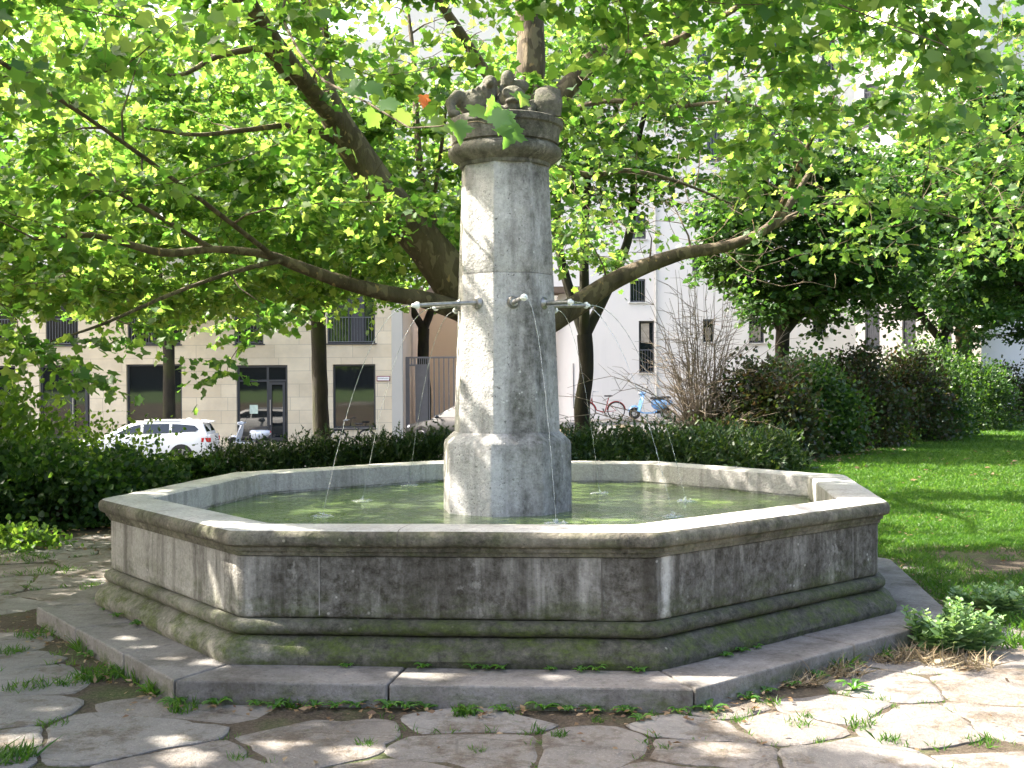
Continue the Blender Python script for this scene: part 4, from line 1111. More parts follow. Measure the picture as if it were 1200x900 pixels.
bush('spreading_yew', 'yew with yellowed tips under the right shop window', 'shrub', gpos(440, 10.4), 0.9, 0.8, 0.72, 4760, .15, 'spray', M_lyew, HG, 0.10, 4, per=20, spiky=0.3)
bush('spreading_yew', 'yew with brown twigs next to the column pedestal, left side', 'shrub', gpos(508, 10.0), 0.85, 0.8, 0.86, 4760, .15, 'spray', M_lyew, HG, 0.10, 4, per=20, spiky=0.25)
bush('spreading_yew', 'yew hidden behind the column pedestal', 'shrub', gpos(590, 10.6), 0.9, 0.8, 0.9, 1800, .15, 'spray', M_lyew, HG, 0.10, 4, per=20)
bush('spreading_yew', 'dark yew right of the pedestal, under the forked trunk', 'shrub', gpos(690, 10.8), 1.15, 0.9, 0.84, 6460, .16, 'spray', M_lyew, HG, 0.11, 4, per=20, spiky=0.3)
bush('spreading_yew', 'low yew in front of the pale blue scooter', 'shrub', gpos(765, 11.0), 1.15, 0.9, 0.84, 6460, .16, 'spray', M_lyew, HG, 0.11, 4, per=20, spiky=0.25)
bush('spreading_yew', 'spreading yew below the bare twiggy bush', 'shrub', gpos(838, 11.2), 1.15, 0.9, 0.84, 6460, .16, 'spray', M_lyew, HG, 0.11, 4, per=20, spiky=0.25)
bush('spreading_yew', 'yew with arching outer shoots nearest the lawn corner', 'shrub', gpos(893, 11.8), 0.8, 0.8, 0.72, 4420, .16, 'spray', M_lyew, HG, 0.11, 4, per=20, spiky=0.25)
SG = 'tall shrubs along the lawn edge'
def tall(label, px, Y, rx, h, n, m, size=0.085, spiky=0.35, stems=9):
    bush('tall_shrub', label, 'shrub', gpos(px, Y), rx * 1.05, rx * 0.85, h * 1.13, int(n * 1.9), size * 1.1, 'broad', m, SG, 0.17, stems, 0.4, None, 34, 0.0, spiky)
tall('tall dark shrub right of the bare twiggy bush', 893, 14.2, 1.15, 2.05, 5200, M_lbrown)
tall('big green shrub in front of the dark maple trunk', 945, 16.2, 1.25, 2.25, 6000, M_lhedge)
tall('bronze leaved shrub with bare reddish stems at its foot', 1003, 18.6, 1.3, 2.45, 5200, M_lbrown, stems=16)
tall('bushy olive shrub left of the pair of trunks', 1052, 21.0, 1.35, 2.4, 5200, M_lbrown, stems=14)
tall('upright bright green shrub left of the thin dark trunk', 1082, 22.5, 1.2, 2.55, 5200, M_lhedge, spiky=0.7)
tall('dark shrub around the foot of the yellow mossy trunk', 1128, 26.5, 1.6, 2.45, 5200, M_lhedge)
tall('dark shrub near the blue car at the end of the lawn', 1172, 31.5, 1.6, 2.1, 4200, M_lbrown)
tall('lowest dark shrub at the far end of the lawn edge', 1215, 36.5, 1.7, 1.9, 3800, M_lhedge)
bush('leafy_shrub', 'low bright weeds growing at the foot of the lawn shrubs', 'shrub', gpos(1062, 20.2), 0.6, 0.5, 0.55, 900, .09, 'broad', M_lyoung, None, 0.12, 3)
bush('ground_plant', 'small green plant on bare soil at the left edge of the paving', 'plant', (on_ground(25, 642, 0).x, on_ground(25, 642, 0).y, 0), 0.42, 0.3, 0.22, 420, .07, 'broad', M_lyoung, None, 0.09, 3, per=14)

def twig_bush():
    x, Y, z = gpos(822, 14.6); t = thing('bare_bush', 'tall bare bush of dry arching brown twigs before the white building', 'bush', (x, Y, z))
    mb = MB()
    for k in range(150):
        a = rng.uniform(0, 2 * PI); sp = abs(rng.normal()) * 0.65 + 0.05; hh = rng.uniform(1.4, 4.1) * (1.1 - 0.2 * sp)
        b = Vector((x + 0.28 * math.cos(a) * rng.random(), Y + 0.28 * math.sin(a) * rng.random(), z - 0.05)); pts = [b]
        arch = rng.random() < 0.28
        for s in range(1, 9):
            u = s / 8
            rr = sp * (u ** 1.5) * 1.5 * (1.9 if arch else 0.75); zz = hh * (u - (0.55 * u ** 3 if arch else 0.05 * u * u))
            pts.append(b + Vector((math.cos(a) * rr, math.sin(a) * rr, zz)) + Vector(rng.normal(size=3)) * 0.035)
        r0 = rng.uniform(0.008, 0.022)
        mb.tube(pts, [r0 * (1 - 0.8 * s / 8) for s in range(9)], 5, False)
        for q in range(7):
            j = rng.integers(3, 8); p = pts[j]; d = Vector((math.cos(a + rng.normal()), math.sin(a + rng.normal()), rng.uniform(0.1, 1.0))) * rng.uniform(0.2, 0.55)
            mb.tube([p, p + d * 0.5 + Vector(rng.normal(size=3)) * 0.03, p + d + Vector((0, 0, -0.06))], [0.006, 0.0045, 0.0025], 4, False)
    mb.build('twigs', M_twig, t, True)
twig_bush()

# ------------------------------------------------------------------ buildings
def wall_holes(mb, x0, x1, z0, z1, y, holes, reveal=0.28, back=0.45):
    xs = sorted({x0, x1, *[h[0] for h in holes], *[h[1] for h in holes]}); zs = sorted({z0, z1, *[h[2] for h in holes], *[h[3] for h in holes]})
    for i in range(len(xs) - 1):
        for j in range(len(zs) - 1):
            cx, cz = (xs[i] + xs[i + 1]) / 2, (zs[j] + zs[j + 1]) / 2
            if any(h[0] < cx < h[1] and h[2] < cz < h[3] for h in holes): continue
            mb.quad((xs[i], y, zs[j]), (xs[i + 1], y, zs[j]), (xs[i + 1], y, zs[j + 1]), (xs[i], y, zs[j + 1]))
    for a, b, c, d in holes:
        for q in (((a, c), (a, d)), ((b, d), (b, c)), ((a, d), (b, d)), ((b, c), (a, c))):
            (u0, v0), (u1, v1) = q
            mb.quad((u0, y, v0), (u1, y, v1), (u1, y + reveal, v1), (u0, y + reveal, v0))
def frame_box(mb, a, b, c, d, y, wd=0.07, dp=0.07):
    mb.box(a, b, y, y + dp, d - wd, d); mb.box(a, b, y, y + dp, c, c + wd); mb.box(a, a + wd, y, y + dp, c + wd, d - wd); mb.box(b - wd, b, y, y + dp, c + wd, d - wd)
def railing(x0, x1, z0, z1, y, parent, step=0.11, m=None):
    mb = MB(); mb.box(x0, x1, y - .018, y + .018, z1 - .035, z1); mb.box(x0, x1, y - .015, y + .015, z0, z0 + .03)
    n = max(2, int((x1 - x0) / step))
    for i in range(n + 1):
        x = x0 + (x1 - x0) * i / n; mb.box(x - .009, x + .009, y - .009, y + .009, z0 + .03, z1 - .035)
    return mb.build('railing', m or M_rail, parent)
def window(a, b, c, d, y, parent, mull=(), sill=True, rail=None, curtain=None, shut=(), transom=None, name='window', sm=None, wd=0.07):
    e = 0.004
    mb = MB(); yy = y + 0.13; frame_box(mb, a + e, b - e, c + e, d - e, yy, wd)
    for x in mull: mb.box(x - .04, x + .04, yy + .003, yy + .066, c + e + wd, d - e - wd)
    if transom: mb.box(a + e + wd, b - e - wd, yy + .006, yy + .063, transom - .04, transom + .04)
    o = mb.build(name, M_frame, parent)
    MB().quad((a + wd, yy + .04, c + wd), (b - wd, yy + .04, c + wd), (b - wd, yy + .04, d - wd), (a + wd, yy + .04, d - wd)).build('pane', M_glass, o)
    if curtain:
        u, v, z0, z1 = curtain
        MB().box(u, v, yy + .026, yy + .036, z0, z1).build('curtain', M_curtain, o)
    for u, v in shut:
        s = MB(); s.box(u, v, yy - .06, yy - .025, c + .08, d - .06)
        for k in range(1, 4): s.box(u, v, yy - .068, yy - .06, c + (d - c) * k / 4 - .015, c + (d - c) * k / 4 + .015)
        s.build('shutter', M_shutter, o)
    if sill: MB().box(a - .06, b + .06, y - .06, y + .128, c - .055, c - .003).build('sill', sm or M_sill, o, bevel=.006)
    if rail: railing(a + .03, b - .03, rail[0], rail[1], y + .05, o)
    return o

YB = 37.0
def bx(px): return at(px, 445, YB).x
def bz(py, px=300): return at(px, py, YB).z
zb = -1.05
stone = thing('stone_building', 'cream limestone clad building with dark framed shop windows and white upper floors', 'building', (bx(230), YB, zb))
X0, X1 = bx(-420), bx(459)
gf = [(-215, -160, 429, 502), (-105, -40, 429, 515), (-42, 18, 429, 512), (46, 105, 428, 515), (148, 213, 427, 500), (277, 337, 428, 519), (390, 440, 427, 502)]
ff = [(-190, -150), (-60, -20), (-6, 17), (54, 92), (150, 212), (275, 309), (384, 440)]
H1 = [(bx(a), bx(b), bz(d, a), bz(c, a)) for a, b, c, d in gf]
zf0, zf1 = bz(403), bz(338)
H2 = [(bx(a), bx(b), zf0, zf1) for a, b in ff]
ZS = bz(318)
mb = MB(); wall_holes(mb, X0, X1, zb - 0.4, ZS, YB, H1 + H2)
mb.quad((X1, YB, zb - .4), (X1, YB + 10, zb - .4), (X1, YB + 10, ZS), (X1, YB, ZS)).quad((X0, YB, ZS), (X1, YB, ZS), (X1, YB + 10, ZS), (X0, YB + 10, ZS))
mb.build('wall', M_lime, stone)
for i, h in enumerate(H1):
    a, b, c, d = h
    if i in (1, 3, 5):
        fx = a + (b - a) * 0.60
        o = window(a, b, c, d, YB, stone, (fx,), False, None, None, (), d - 0.62 if i == 5 else None, 'door', wd=.09)
        mb = MB(); frame_box(mb, fx + .06, b - .12, c + .1, (d - .68) if i == 5 else d - .1, YB + .10, .10, .05); mb.build('door_leaf', M_frame, o)
        MB().tube([(fx + .11, YB + .05, c + 0.7), (fx + .11, YB + .05, c + 1.7)], .018, 8).tube([(fx + .11, YB + .05, c + .85), (fx + .11, YB + .12, c + .85)], .012, 6).tube([(fx + .11, YB + .05, c + 1.55), (fx + .11, YB + .12, c + 1.55)], .012, 6).build('handle', M_alloy, o, True)
        if i == 5: MB().box(a + (b - a) * .24, a + (b - a) * .40, YB + .155, YB + .165, c + 1.15, c + 1.5).build('notice', M_paper, o)
        if i == 3: MB().box(fx + .3, fx + .45, YB + .085, YB + .095, d - 1.0, d - .55).build('notice', M_paper, o)
    else: window(a, b, c, d, YB, stone, (), True, sm=M_frame)
for i, (a, b, c, d) in enumerate(H2):
    wide = b - a > 1.7
    sh = [((a + b) / 2 - .02, (a + b) / 2 + .52)] if i == 6 else ([(b - .75, b - .1)] if wide else [])
    window(a, b, c, d, YB, stone, ((a + b) / 2 - .1,) if wide else (), True, (c + .05, c + 1.05), None, sh, sm=M_frame)
# white upper floors
ZT = 15.2
mb = MB(); H3 = []
for fl in range(2):
    z0 = ZS + 1.0 + fl * 3.1
    for a, b in ff: H3.append((bx(a), bx(b), z0, z0 + 2.1))
X1u = bx(459)
wall_holes(mb, X0, X1u, ZS + .012, ZT, YB - .02, H3)
mb.quad((X0, YB - .02, ZT), (X1u, YB - .02, ZT), (X1u, YB + 10, ZT), (X0, YB + 10, ZT)).quad((X1u, YB - .02, ZS + .012), (X1u, YB + 10, ZS + .012), (X1u, YB + 10, ZT), (X1u, YB - .02, ZT))
mb.box(X0, X1u, YB - .02, YB - .0, ZS + .003, ZS + .012)
mb.build('upper_wall', M_white, stone)
for i, (a, b, c, d) in enumerate(H3): window(a, b, c, d, YB - .02, stone, ((a + b) / 2,), True, (c + .05, c + 1.0))
MB().box(bx(459) + .004, bx(472), YB - .06, YB + 10, zb - .4, ZT + .1).build('pilaster', M_conc, stone, bevel=.012)

# wall sign beside the passage
sg = thing('wall_sign', 'small white sign with dark red edge on the limestone beside the gateway', 'sign', (bx(450), YB - .03, bz(445)))
a, b, c, d = bx(441.5), bx(457), bz(447.6), bz(441.6)
MB().box(a, b, YB - .035, YB - .004, c, d).build('sign_edge', M_signr, sg, bevel=.004)
MB().box(a + .03, b - .03, YB - .039, YB - .0352, c + .03, d - .03).build('sign_plate', M_signw, sg)
fc = bpy.data.curves.new('lettering', 'FONT'); fc.body = 'Feuerwehrzufahrt'; fc.size = 0.062; fc.align_x = 'CENTER'; fc.align_y = 'CENTER'; fc.extrude = .0008
fo = bpy.data.objects.new('lettering', fc); C.objects.link(fo); fo.parent = sg; fc.materials.append(M_black)
_d = bpy.context.evaluated_depsgraph_get(); _me = bpy.data.meshes.new_from_object(fo.evaluated_get(_d)); bpy.data.objects.remove(fo); fo = link('lettering', _me, None, sg)
fo.location = ((a + b) / 2 - sg.location.x, YB - .0405 - sg.location.y, (c + d) / 2 + .012 - sg.location.z); fo.rotation_euler = (PI / 2, 0, 0)

# white building on the right of the gateway
white = thing('white_building', 'large white rendered building with scattered narrow windows and a gateway', 'building', (bx(800), YB, -0.1))
WX0, WX1 = bx(690), bx(1003)
wins = [(739, 757, 327, 354, 'r'), (749, 767, 376, 437, 'h'), (812, 829, 300, 322, 'r'), (824, 837, 374, 401, 'r'), (878, 896, 372, 402, 'r'), (953, 969, 366, 393, 'r'),
        (742, 758, 250, 280, 'r'), (815, 831, 235, 262, 'r'), (880, 897, 225, 262, 'r'), (945, 962, 222, 262, 'r'), (742, 758, 165, 200, 'r'), (830, 846, 150, 190, 'r'), (900, 916, 140, 180, 'r'), (960, 976, 140, 180, 'r'),
        (735, 752, 62, 105, 'r'), (818, 836, 55, 100, 'r'), (906, 924, 40, 85, 'r'), (965, 981, 40, 85, 'r'), (874, 890, 306, 333, 'r'), (950, 966, 300, 330, 'r')]
HW = [(bx(a), bx(b), bz(d, a), bz(c, a)) for a, b, c, d, _ in wins]
WT = 17.0; ZG = bz(345)
mb = MB(); wall_holes(mb, WX0, WX1, -1.2, WT, YB, HW, 0.3)
XG0 = bx(472)
mb.quad((XG0 + .004, YB, ZG), (WX0, YB, ZG), (WX0, YB, WT), (XG0 + .004, YB, WT))                    # over the gateway
mb.quad((WX0, YB, WT), (WX1, YB, WT), (WX1, YB + 11, WT), (WX0, YB + 11, WT)).quad((XG0 + .004, YB, WT), (WX0, YB, WT), (WX0, YB + 1.6, WT), (XG0 + .004, YB + 1.6, WT)).quad((XG0 + .004, YB + 1.6, ZG), (WX0, YB + 1.6, ZG), (WX0, YB + 1.6, WT), (XG0 + .004, YB + 1.6, WT))
# rounded jamb
Rj = 1.15; cx, cy = WX0, YB + Rj; pr = [(cx - Rj * math.sin(t), cy - Rj * math.cos(t)) for t in np.linspace(0, PI / 2, 10)] + [(WX0 - Rj, YB + 9)]
for (ax, ay), (ux, uy) in zip(pr[:-1], pr[1:]): mb.quad((ax, ay, -1.2), (ux, uy, -1.2), (ux, uy, ZG), (ax, ay, ZG))
mb.build('wall', M_white, white, True)
MB().quad((XG0, YB + .003, ZG - .002), (WX0, YB + .003, ZG - .002), (WX0, YB + 1.6, ZG - .002), (XG0, YB + 1.6, ZG - .002)).box(XG0 + .004, WX0, YB - .012, YB - .002, ZG, ZG + .24).build('soffit', M_soffit, white)
MB().quad((XG0 + .006, YB + .1, -1.2), (XG0 + .006, YB + 9, -1.2), (XG0 + .006, YB + 9, ZG), (XG0 + .006, YB + .1, ZG)).quad((XG0, YB + 9.01, -1.2), (WX0 - Rj, YB + 9.01, -1.2), (WX0 - Rj, YB + 9.01, ZG), (XG0, YB + 9.01, ZG)).build('passage_wall', M_peach, white)
MB().box(WX0 - .62, WX0 - .60, YB + .12, YB + .16, .5, 2.3).build('door_slit', M_rail, white)  # thin grey strip standing in for the door slit in the jamb
for (a, b, c, d), wn in zip(HW, wins):
    cur = (a + .1, a + (b - a) * .7, c + 1.2, d - .1) if wn[4] == 'h' else ((a + .12, b - .1, c + .1, c + (d - c) * .65) if wn[0] in (824, 878) else None)
    window(a, b, c, d, YB, white, (), True, (c + .02, c + (d - c) * (.45 if wn[4] == 'h' else .97)), cur, wd=.05)
MB().tube([(bx(769), YB - .06, -.1), (bx(769), YB - .06, WT - .2)], .045, 8).build('downpipe', M_sill, white, True)
# sunlit wing turned towards the left
ang = rad(-45); WL = 5.0
wing = bpy.data.objects.new('wing', None)
wm = MB(); wws = [(.40, 1.02, bz(403) - .35, bz(362)), (1.95, 2.5, bz(405) - .35, bz(366)), (3.5, 3.9, bz(405) - .35, bz(376)), (.40, 1.02, 5.2, 6.6), (1.95, 2.5, 5.2, 6.6), (.4, 1.02, 8.4, 10), (1.95, 2.5, 8.4, 10), (.4, 1.02, 11.6, 13.2), (1.95, 2.5, 11.6, 13.2)]
wall_holes(wm, 0, WL, -1.2, WT - .6, 0, wws, .3)
wm.quad((0, 0, WT - .6), (WL, 0, WT - .6), (WL, 10, WT - .6), (0, 10, WT - .6)).quad((WL, 0, -1.2), (WL, 10, -1.2), (WL, 10, WT - .6), (WL, 0, WT - .6))
bpy.data.objects.remove(wing)
wo = wm.build('wing', M_white, white, local=True); wo.location = Vector((WX1 + .003, YB, 0)) - white.location; wo.rotation_euler = (0, 0, ang)
def local_window(a, b, c, d, par):
    mb = MB(); frame_box(mb, a + .004, b - .004, c + .004, d - .004, .12, .05); mb.quad((a, .16, c), (b, .16, c), (b, .16, d), (a, .16, d))
    n = int((b - a) / .1)
    for i in range(n + 1):
        x = a + .03 + (b - a - .06) * i / n; mb.box(x - .012, x + .012, .04, .06, c + .03, c + (d - c) * .8)
    mb.box(a, b, .035, .065, c + (d - c) * .8, c + (d - c) * .8 + .035); mb.box(a - .05, b + .05, -.05, .1, c - .05, c - .003)
    return mb.build('window', M_rail, par, local=True)
for q in wws: local_window(*q, wo)

# gate across the passage
YG = YB + 1.3
gx = lambda px: at(px, 445, YG).x
gzz = lambda py: at(500, py, YG).z
gate = thing('metal_gate', 'tall grey barred metal gate closing the gateway', 'gate', (gx(500), YG, gzz(505)))
zt, zb2 = gzz(418), gzz(512)
XR = WX0 - Rj - .05
mb = MB(); mb.box(gx(474), gx(480), YG - .06, YG + .06, zb2, zt); mb.box(gx(480), XR, YG - .035, YG + .035, zt - .07, zt); mb.box(gx(480), XR, YG - .035, YG + .035, zb2 + .05, zb2 + .13); mb.box(gx(480), gx(489), YG - .03, YG + .03, zt - .38, zt - .31); mb.build('gate_frame', M_gate, gate, bevel=.006)
mb = MB()
for px in (482.5, 485.5): mb.box(gx(px) - .02, gx(px) + .02, YG - .02, YG + .02, zt - .31, zt - .07)
x = gx(503)
while x < XR - .05:
    mb.box(x - .025, x + .025, YG - .025, YG + .025, zb2 + .13, zt - .07); x += .20
mb.build('bars', M_gate, gate)
mb = MB(); x0, x1 = gx(487), gx(501); mb.box(x0, x1, YG - .02, YG + .02, zb2 + .13, zt - .31)
for k in range(7): xx = x0 + (x1 - x0) * k / 6; mb.box(xx - .015, xx + .015, YG - .032, YG - .02, zb2 + .13, zt - .075)
mb.build('gate_panel', M_gate, gate)

# far gabled houses at the end of the street
def far_house(label, px0, px1, Y, eave_py, ridge_py, m, rm):
    a, b = at(px0, 445, Y).x, at(px1, 445, Y).x; e, r = at(px0, eave_py, Y).z, at(px0, ridge_py, Y).z
    t = thing('gabled_house', label, 'house', ((a + b) / 2, Y, 0)); mid = (a + b) / 2
    mb = MB(); mb.poly([(a, Y, -.3), (b, Y, -.3), (b, Y, e), (mid, Y, r), (a, Y, e)]).quad((a, Y, -.3), (a, Y, e), (a, Y + 12, e), (a, Y + 12, -.3)).quad((b, Y, -.3), (b, Y + 12, -.3), (b, Y + 12, e), (b, Y, e)).build('wall', m, t)
    mb = MB()
    for s, x in ((-1, a), (1, b)): mb.loft([[(mid, yy, r + .02), (x + s * .4, yy, e - (r - e) * .8 / (b - a) + .02), (x + s * .4, yy, e - (r - e) * .8 / (b - a) + .2), (mid, yy, r + .22)] for yy in (Y - .35, Y + 12)])
    mb.build('roof', rm, t)
    for k in range(3):
        x = a + (b - a) * (k + .5) / 3.0; o = MB().box(x - .45, x + .45, Y - .03, Y + .0, 1.2, 2.6).build('window', M_frame, t); MB().box(x - .38, x + .38, Y - .034, Y - .0302, 1.27, 2.53).build('pane', M_glass, o)
    MB().box(a - .03, a + .35, Y - .04, Y - .002, -.2, e * .98).build('corner_boards', M_ochre, t)
far_house('white gabled house with ochre boards at the far end of the street', 1153, 1215, 62, 404, 372, M_white, M_roof)
far_house('low white gabled house far off between the mossy trunk and the ochre boards', 1118, 1158, 66, 412, 388, M_white, M_roof)

# ------------------------------------------------------------------ vehicles
def wheel(par, x, y, z, r, wdt=0.2, n=5):
    o = MB().ring((x, y, z), r - .055, .058, 28, 8, 'Y').loft([[(x + q * math.cos(2 * PI * k / 24), y + s, z + q * math.sin(2 * PI * k / 24)) for k in range(24)] for q, s in ((r - .02, -wdt / 2), (r, -wdt / 2 + .03), (r, wdt / 2 - .03), (r - .02, wdt / 2))], caps=False).build('wheel', M_tyre, par, True, True)
    mb = MB(); yo = y - wdt / 2 if y < 0 else y + wdt / 2; sgn = -1 if y < 0 else 1
    mb.ring((x, yo, z), r - .10, .018, 24, 6, 'Y').ball((x, yo, z), (.05, .025, .05), 10, 6)
    for k in range(n):
        a = 2 * PI * k / n; mb.tube([(x, yo, z), (x + (r - .1) * math.cos(a), yo + sgn * .0, z + (r - .1) * math.sin(a))], [.035, .028], 6)
    mb.build('rim', M_alloy, o, True, True)
    return o
def car(name, label, loc, rz, m, estate=True, L=4.7, Wd=1.84, Hh=1.46):
    """nose towards -x before turning"""
    t = thing(name, label, 'car', loc, None, rz); hw = Wd / 2
    # stations: x, sill z, bonnet/belt z, half width factor
    st = [(-2.35, .32, .58, .72), (-2.28, .22, .70, .86), (-2.0, .20, .78, .95), (-1.4, .20, .88, .99), (-.9, .20, .95, 1.0), (0, .20, .98, 1.0), (1.0, .20, 1.0, 1.0), (1.8, .20, 1.02, .99), (2.15, .24, 1.02, .95), (2.3, .32, .98, .88), (2.34, .40, .72, .84)]
    rings = []
    for x, zs, zt, f in st:
        w_ = hw * f; c = (zs + zt) / 2
        rings.append([(x, -w_ * .90, zs), (x, -w_ * .99, zs + .10), (x, -w_, c), (x, -w_ * .985, zt - .12), (x, -w_ * .93, zt - .015), (x, -w_ * .80, zt + .01), (x, 0, zt + .025),
                      (x, w_ * .80, zt + .01), (x, w_ * .93, zt - .015), (x, w_ * .985, zt - .12), (x, w_, c), (x, w_ * .99, zs + .10), (x, w_ * .90, zs)])
    MB().loft(rings).build('body', m, t, True, True)
    # roof and pillars
    rear = 2.18 if estate else 1.75
    prof = [(-1.05, .965), (-.55, 1.22), (-.15, 1.40), (.5, Hh), (1.2, Hh - .015), (1.75, Hh - .05), (rear - .12, Hh - .12 if estate else 1.25), (rear + .02, 1.06)]
    rr = []
    for x, z in prof:
        k = (z - .96) / (Hh - .96); wt = hw * (.93 - .20 * k)
        rr.append([(x, -hw * .93, .955), (x, -wt, z - .07 * min(1, k + .2)), (x, -wt * .93, z), (x, 0, z + .02), (x, wt * .93, z), (x, wt, z - .07 * min(1, k + .2)), (x, hw * .93, .955)])
    MB().loft(rr).build('roof', m, t, True, True)
    def side_glass(pts, s, nm='side_window'):
        out = []
        for x, z in pts:
            k = (z - .96) / (Hh - .96); out.append((x, s * (hw * (.93 - .20 * k * .96) + .006 - .0), z))
        MB().poly(out).build(nm, M_carglass, t, False, True)
    for s in (-1, 1):
        side_glass([(-.72, 1.03), (.12, 1.04), (.12, 1.34), (-.1, 1.31), (-.45, 1.16)], s); side_glass([(.20, 1.04), (1.02, 1.06), (1.02, 1.36), (.20, 1.35)], s)
        side_glass([(1.10, 1.07), (1.85, 1.10), (1.95, 1.17), (1.82, 1.30), (1.10, 1.355)], s)
        MB().loft([[(2.05, s * hw * .955, .90), (2.05, s * hw * .955, .76), (2.31, s * hw * .86, .76), (2.31, s * hw * .86, .90)], [(2.05, s * (hw * .955 + .012), .90), (2.05, s * (hw * .955 + .012), .76), (2.345, s * hw * .87, .76), (2.345, s * hw * .87, .90)]]).build('tail_lamp', M_tail, t, True, True, .01)
        MB().ball((-2.14, s * hw * .74, .66), (.14, .16, .08), 12, 8).build('headlamp', M_lampg, t, True, True)
        mb = MB(); mb.ball((-.62, s * (hw + .09), 1.04), (.07, .10, .065), 10, 8).tube([(-.58, s * hw * .92, .99), (-.6, s * (hw + .03), 1.02)], .02, 6).build('mirror', m, t, True, True)
        MB().loft([[(x + q * math.cos(a), s * (hw * .992 + o_), .34 + q * math.sin(a)) for a in np.linspace(0, 2 * PI, 24, False)] for x in (-1.42,) for q, o_ in ((.37, -.1), (.37, .008), (.33, .008))], caps=True).build('wheel_arch', M_black, t, True, True)
        MB().loft([[(x + q * math.cos(a), s * (hw * .992 + o_), .34 + q * math.sin(a)) for a in np.linspace(0, 2 * PI, 24, False)] for x in (1.42,) for q, o_ in ((.37, -.1), (.37, .008), (.33, .008))], caps=True).build('wheel_arch', M_black, t, True, True)
        for x in (-1.42, 1.42): wheel(t, x, s * (hw - .08), .32, .32, .2)
        MB().tube([(-.1, s * hw * .70, Hh - .01), (1.7, s * hw * .70, Hh - .01)], .014, 6).build('roof_rail', M_alloy, t, True, True)
    MB().poly([(-1.02, -hw * .80, 1.0), (-1.02, hw * .80, 1.0), (-.20, hw * .64, 1.39), (-.20, -hw * .64, 1.39)]).build('windscreen', M_carglass, t, False, True)
    MB().poly([(rear + .014, -hw * .78, 1.09), (rear + .014, hw * .78, 1.09), (rear - .10, hw * .66, 1.31), (rear - .10, -hw * .66, 1.31)]).build('rear_window', M_carglass, t, False, True)
    MB().loft([[(rear - .3, -hw * .6, Hh - .05), (rear - .3, hw * .6, Hh - .05), (rear + .06, hw * .6, Hh - .09), (rear + .06, -hw * .6, Hh - .09)], [(rear - .3, -hw * .6, Hh - .01), (rear - .3, hw * .6, Hh - .01), (rear + .06, hw * .6, Hh - .065), (rear + .06, -hw * .6, Hh - .065)]]).build('roof_spoiler', m, t, True, True)
    MB().ball((1.5, 0, Hh + .02), (.10, .02, .04), 8, 6).build('aerial', m, t, True, True)
    return t
px_rear = at(252, 520, 29.0)
car('estate_car', 'white estate car parked along the street, rear and red tail lamp showing', (px_rear.x - 2.36, 29.0, gz(px_rear.x - 2.3, 29.0) + .006), rad(4), M_cwhite)
pd = at(516, 470, 32.0)
car('dark_car', 'dark car with bright reflections parked before the grey gate', (pd.x + 1.0, 32.0, gz(pd.x + 1, 32) + .006), rad(-38), M_cdark)
pb = at(1168, 430, 52.0)
car('blue_car', 'blue car parked in bright sun at the end of the street', (pb.x, 52.0, .0), rad(70), M_cblue, False)

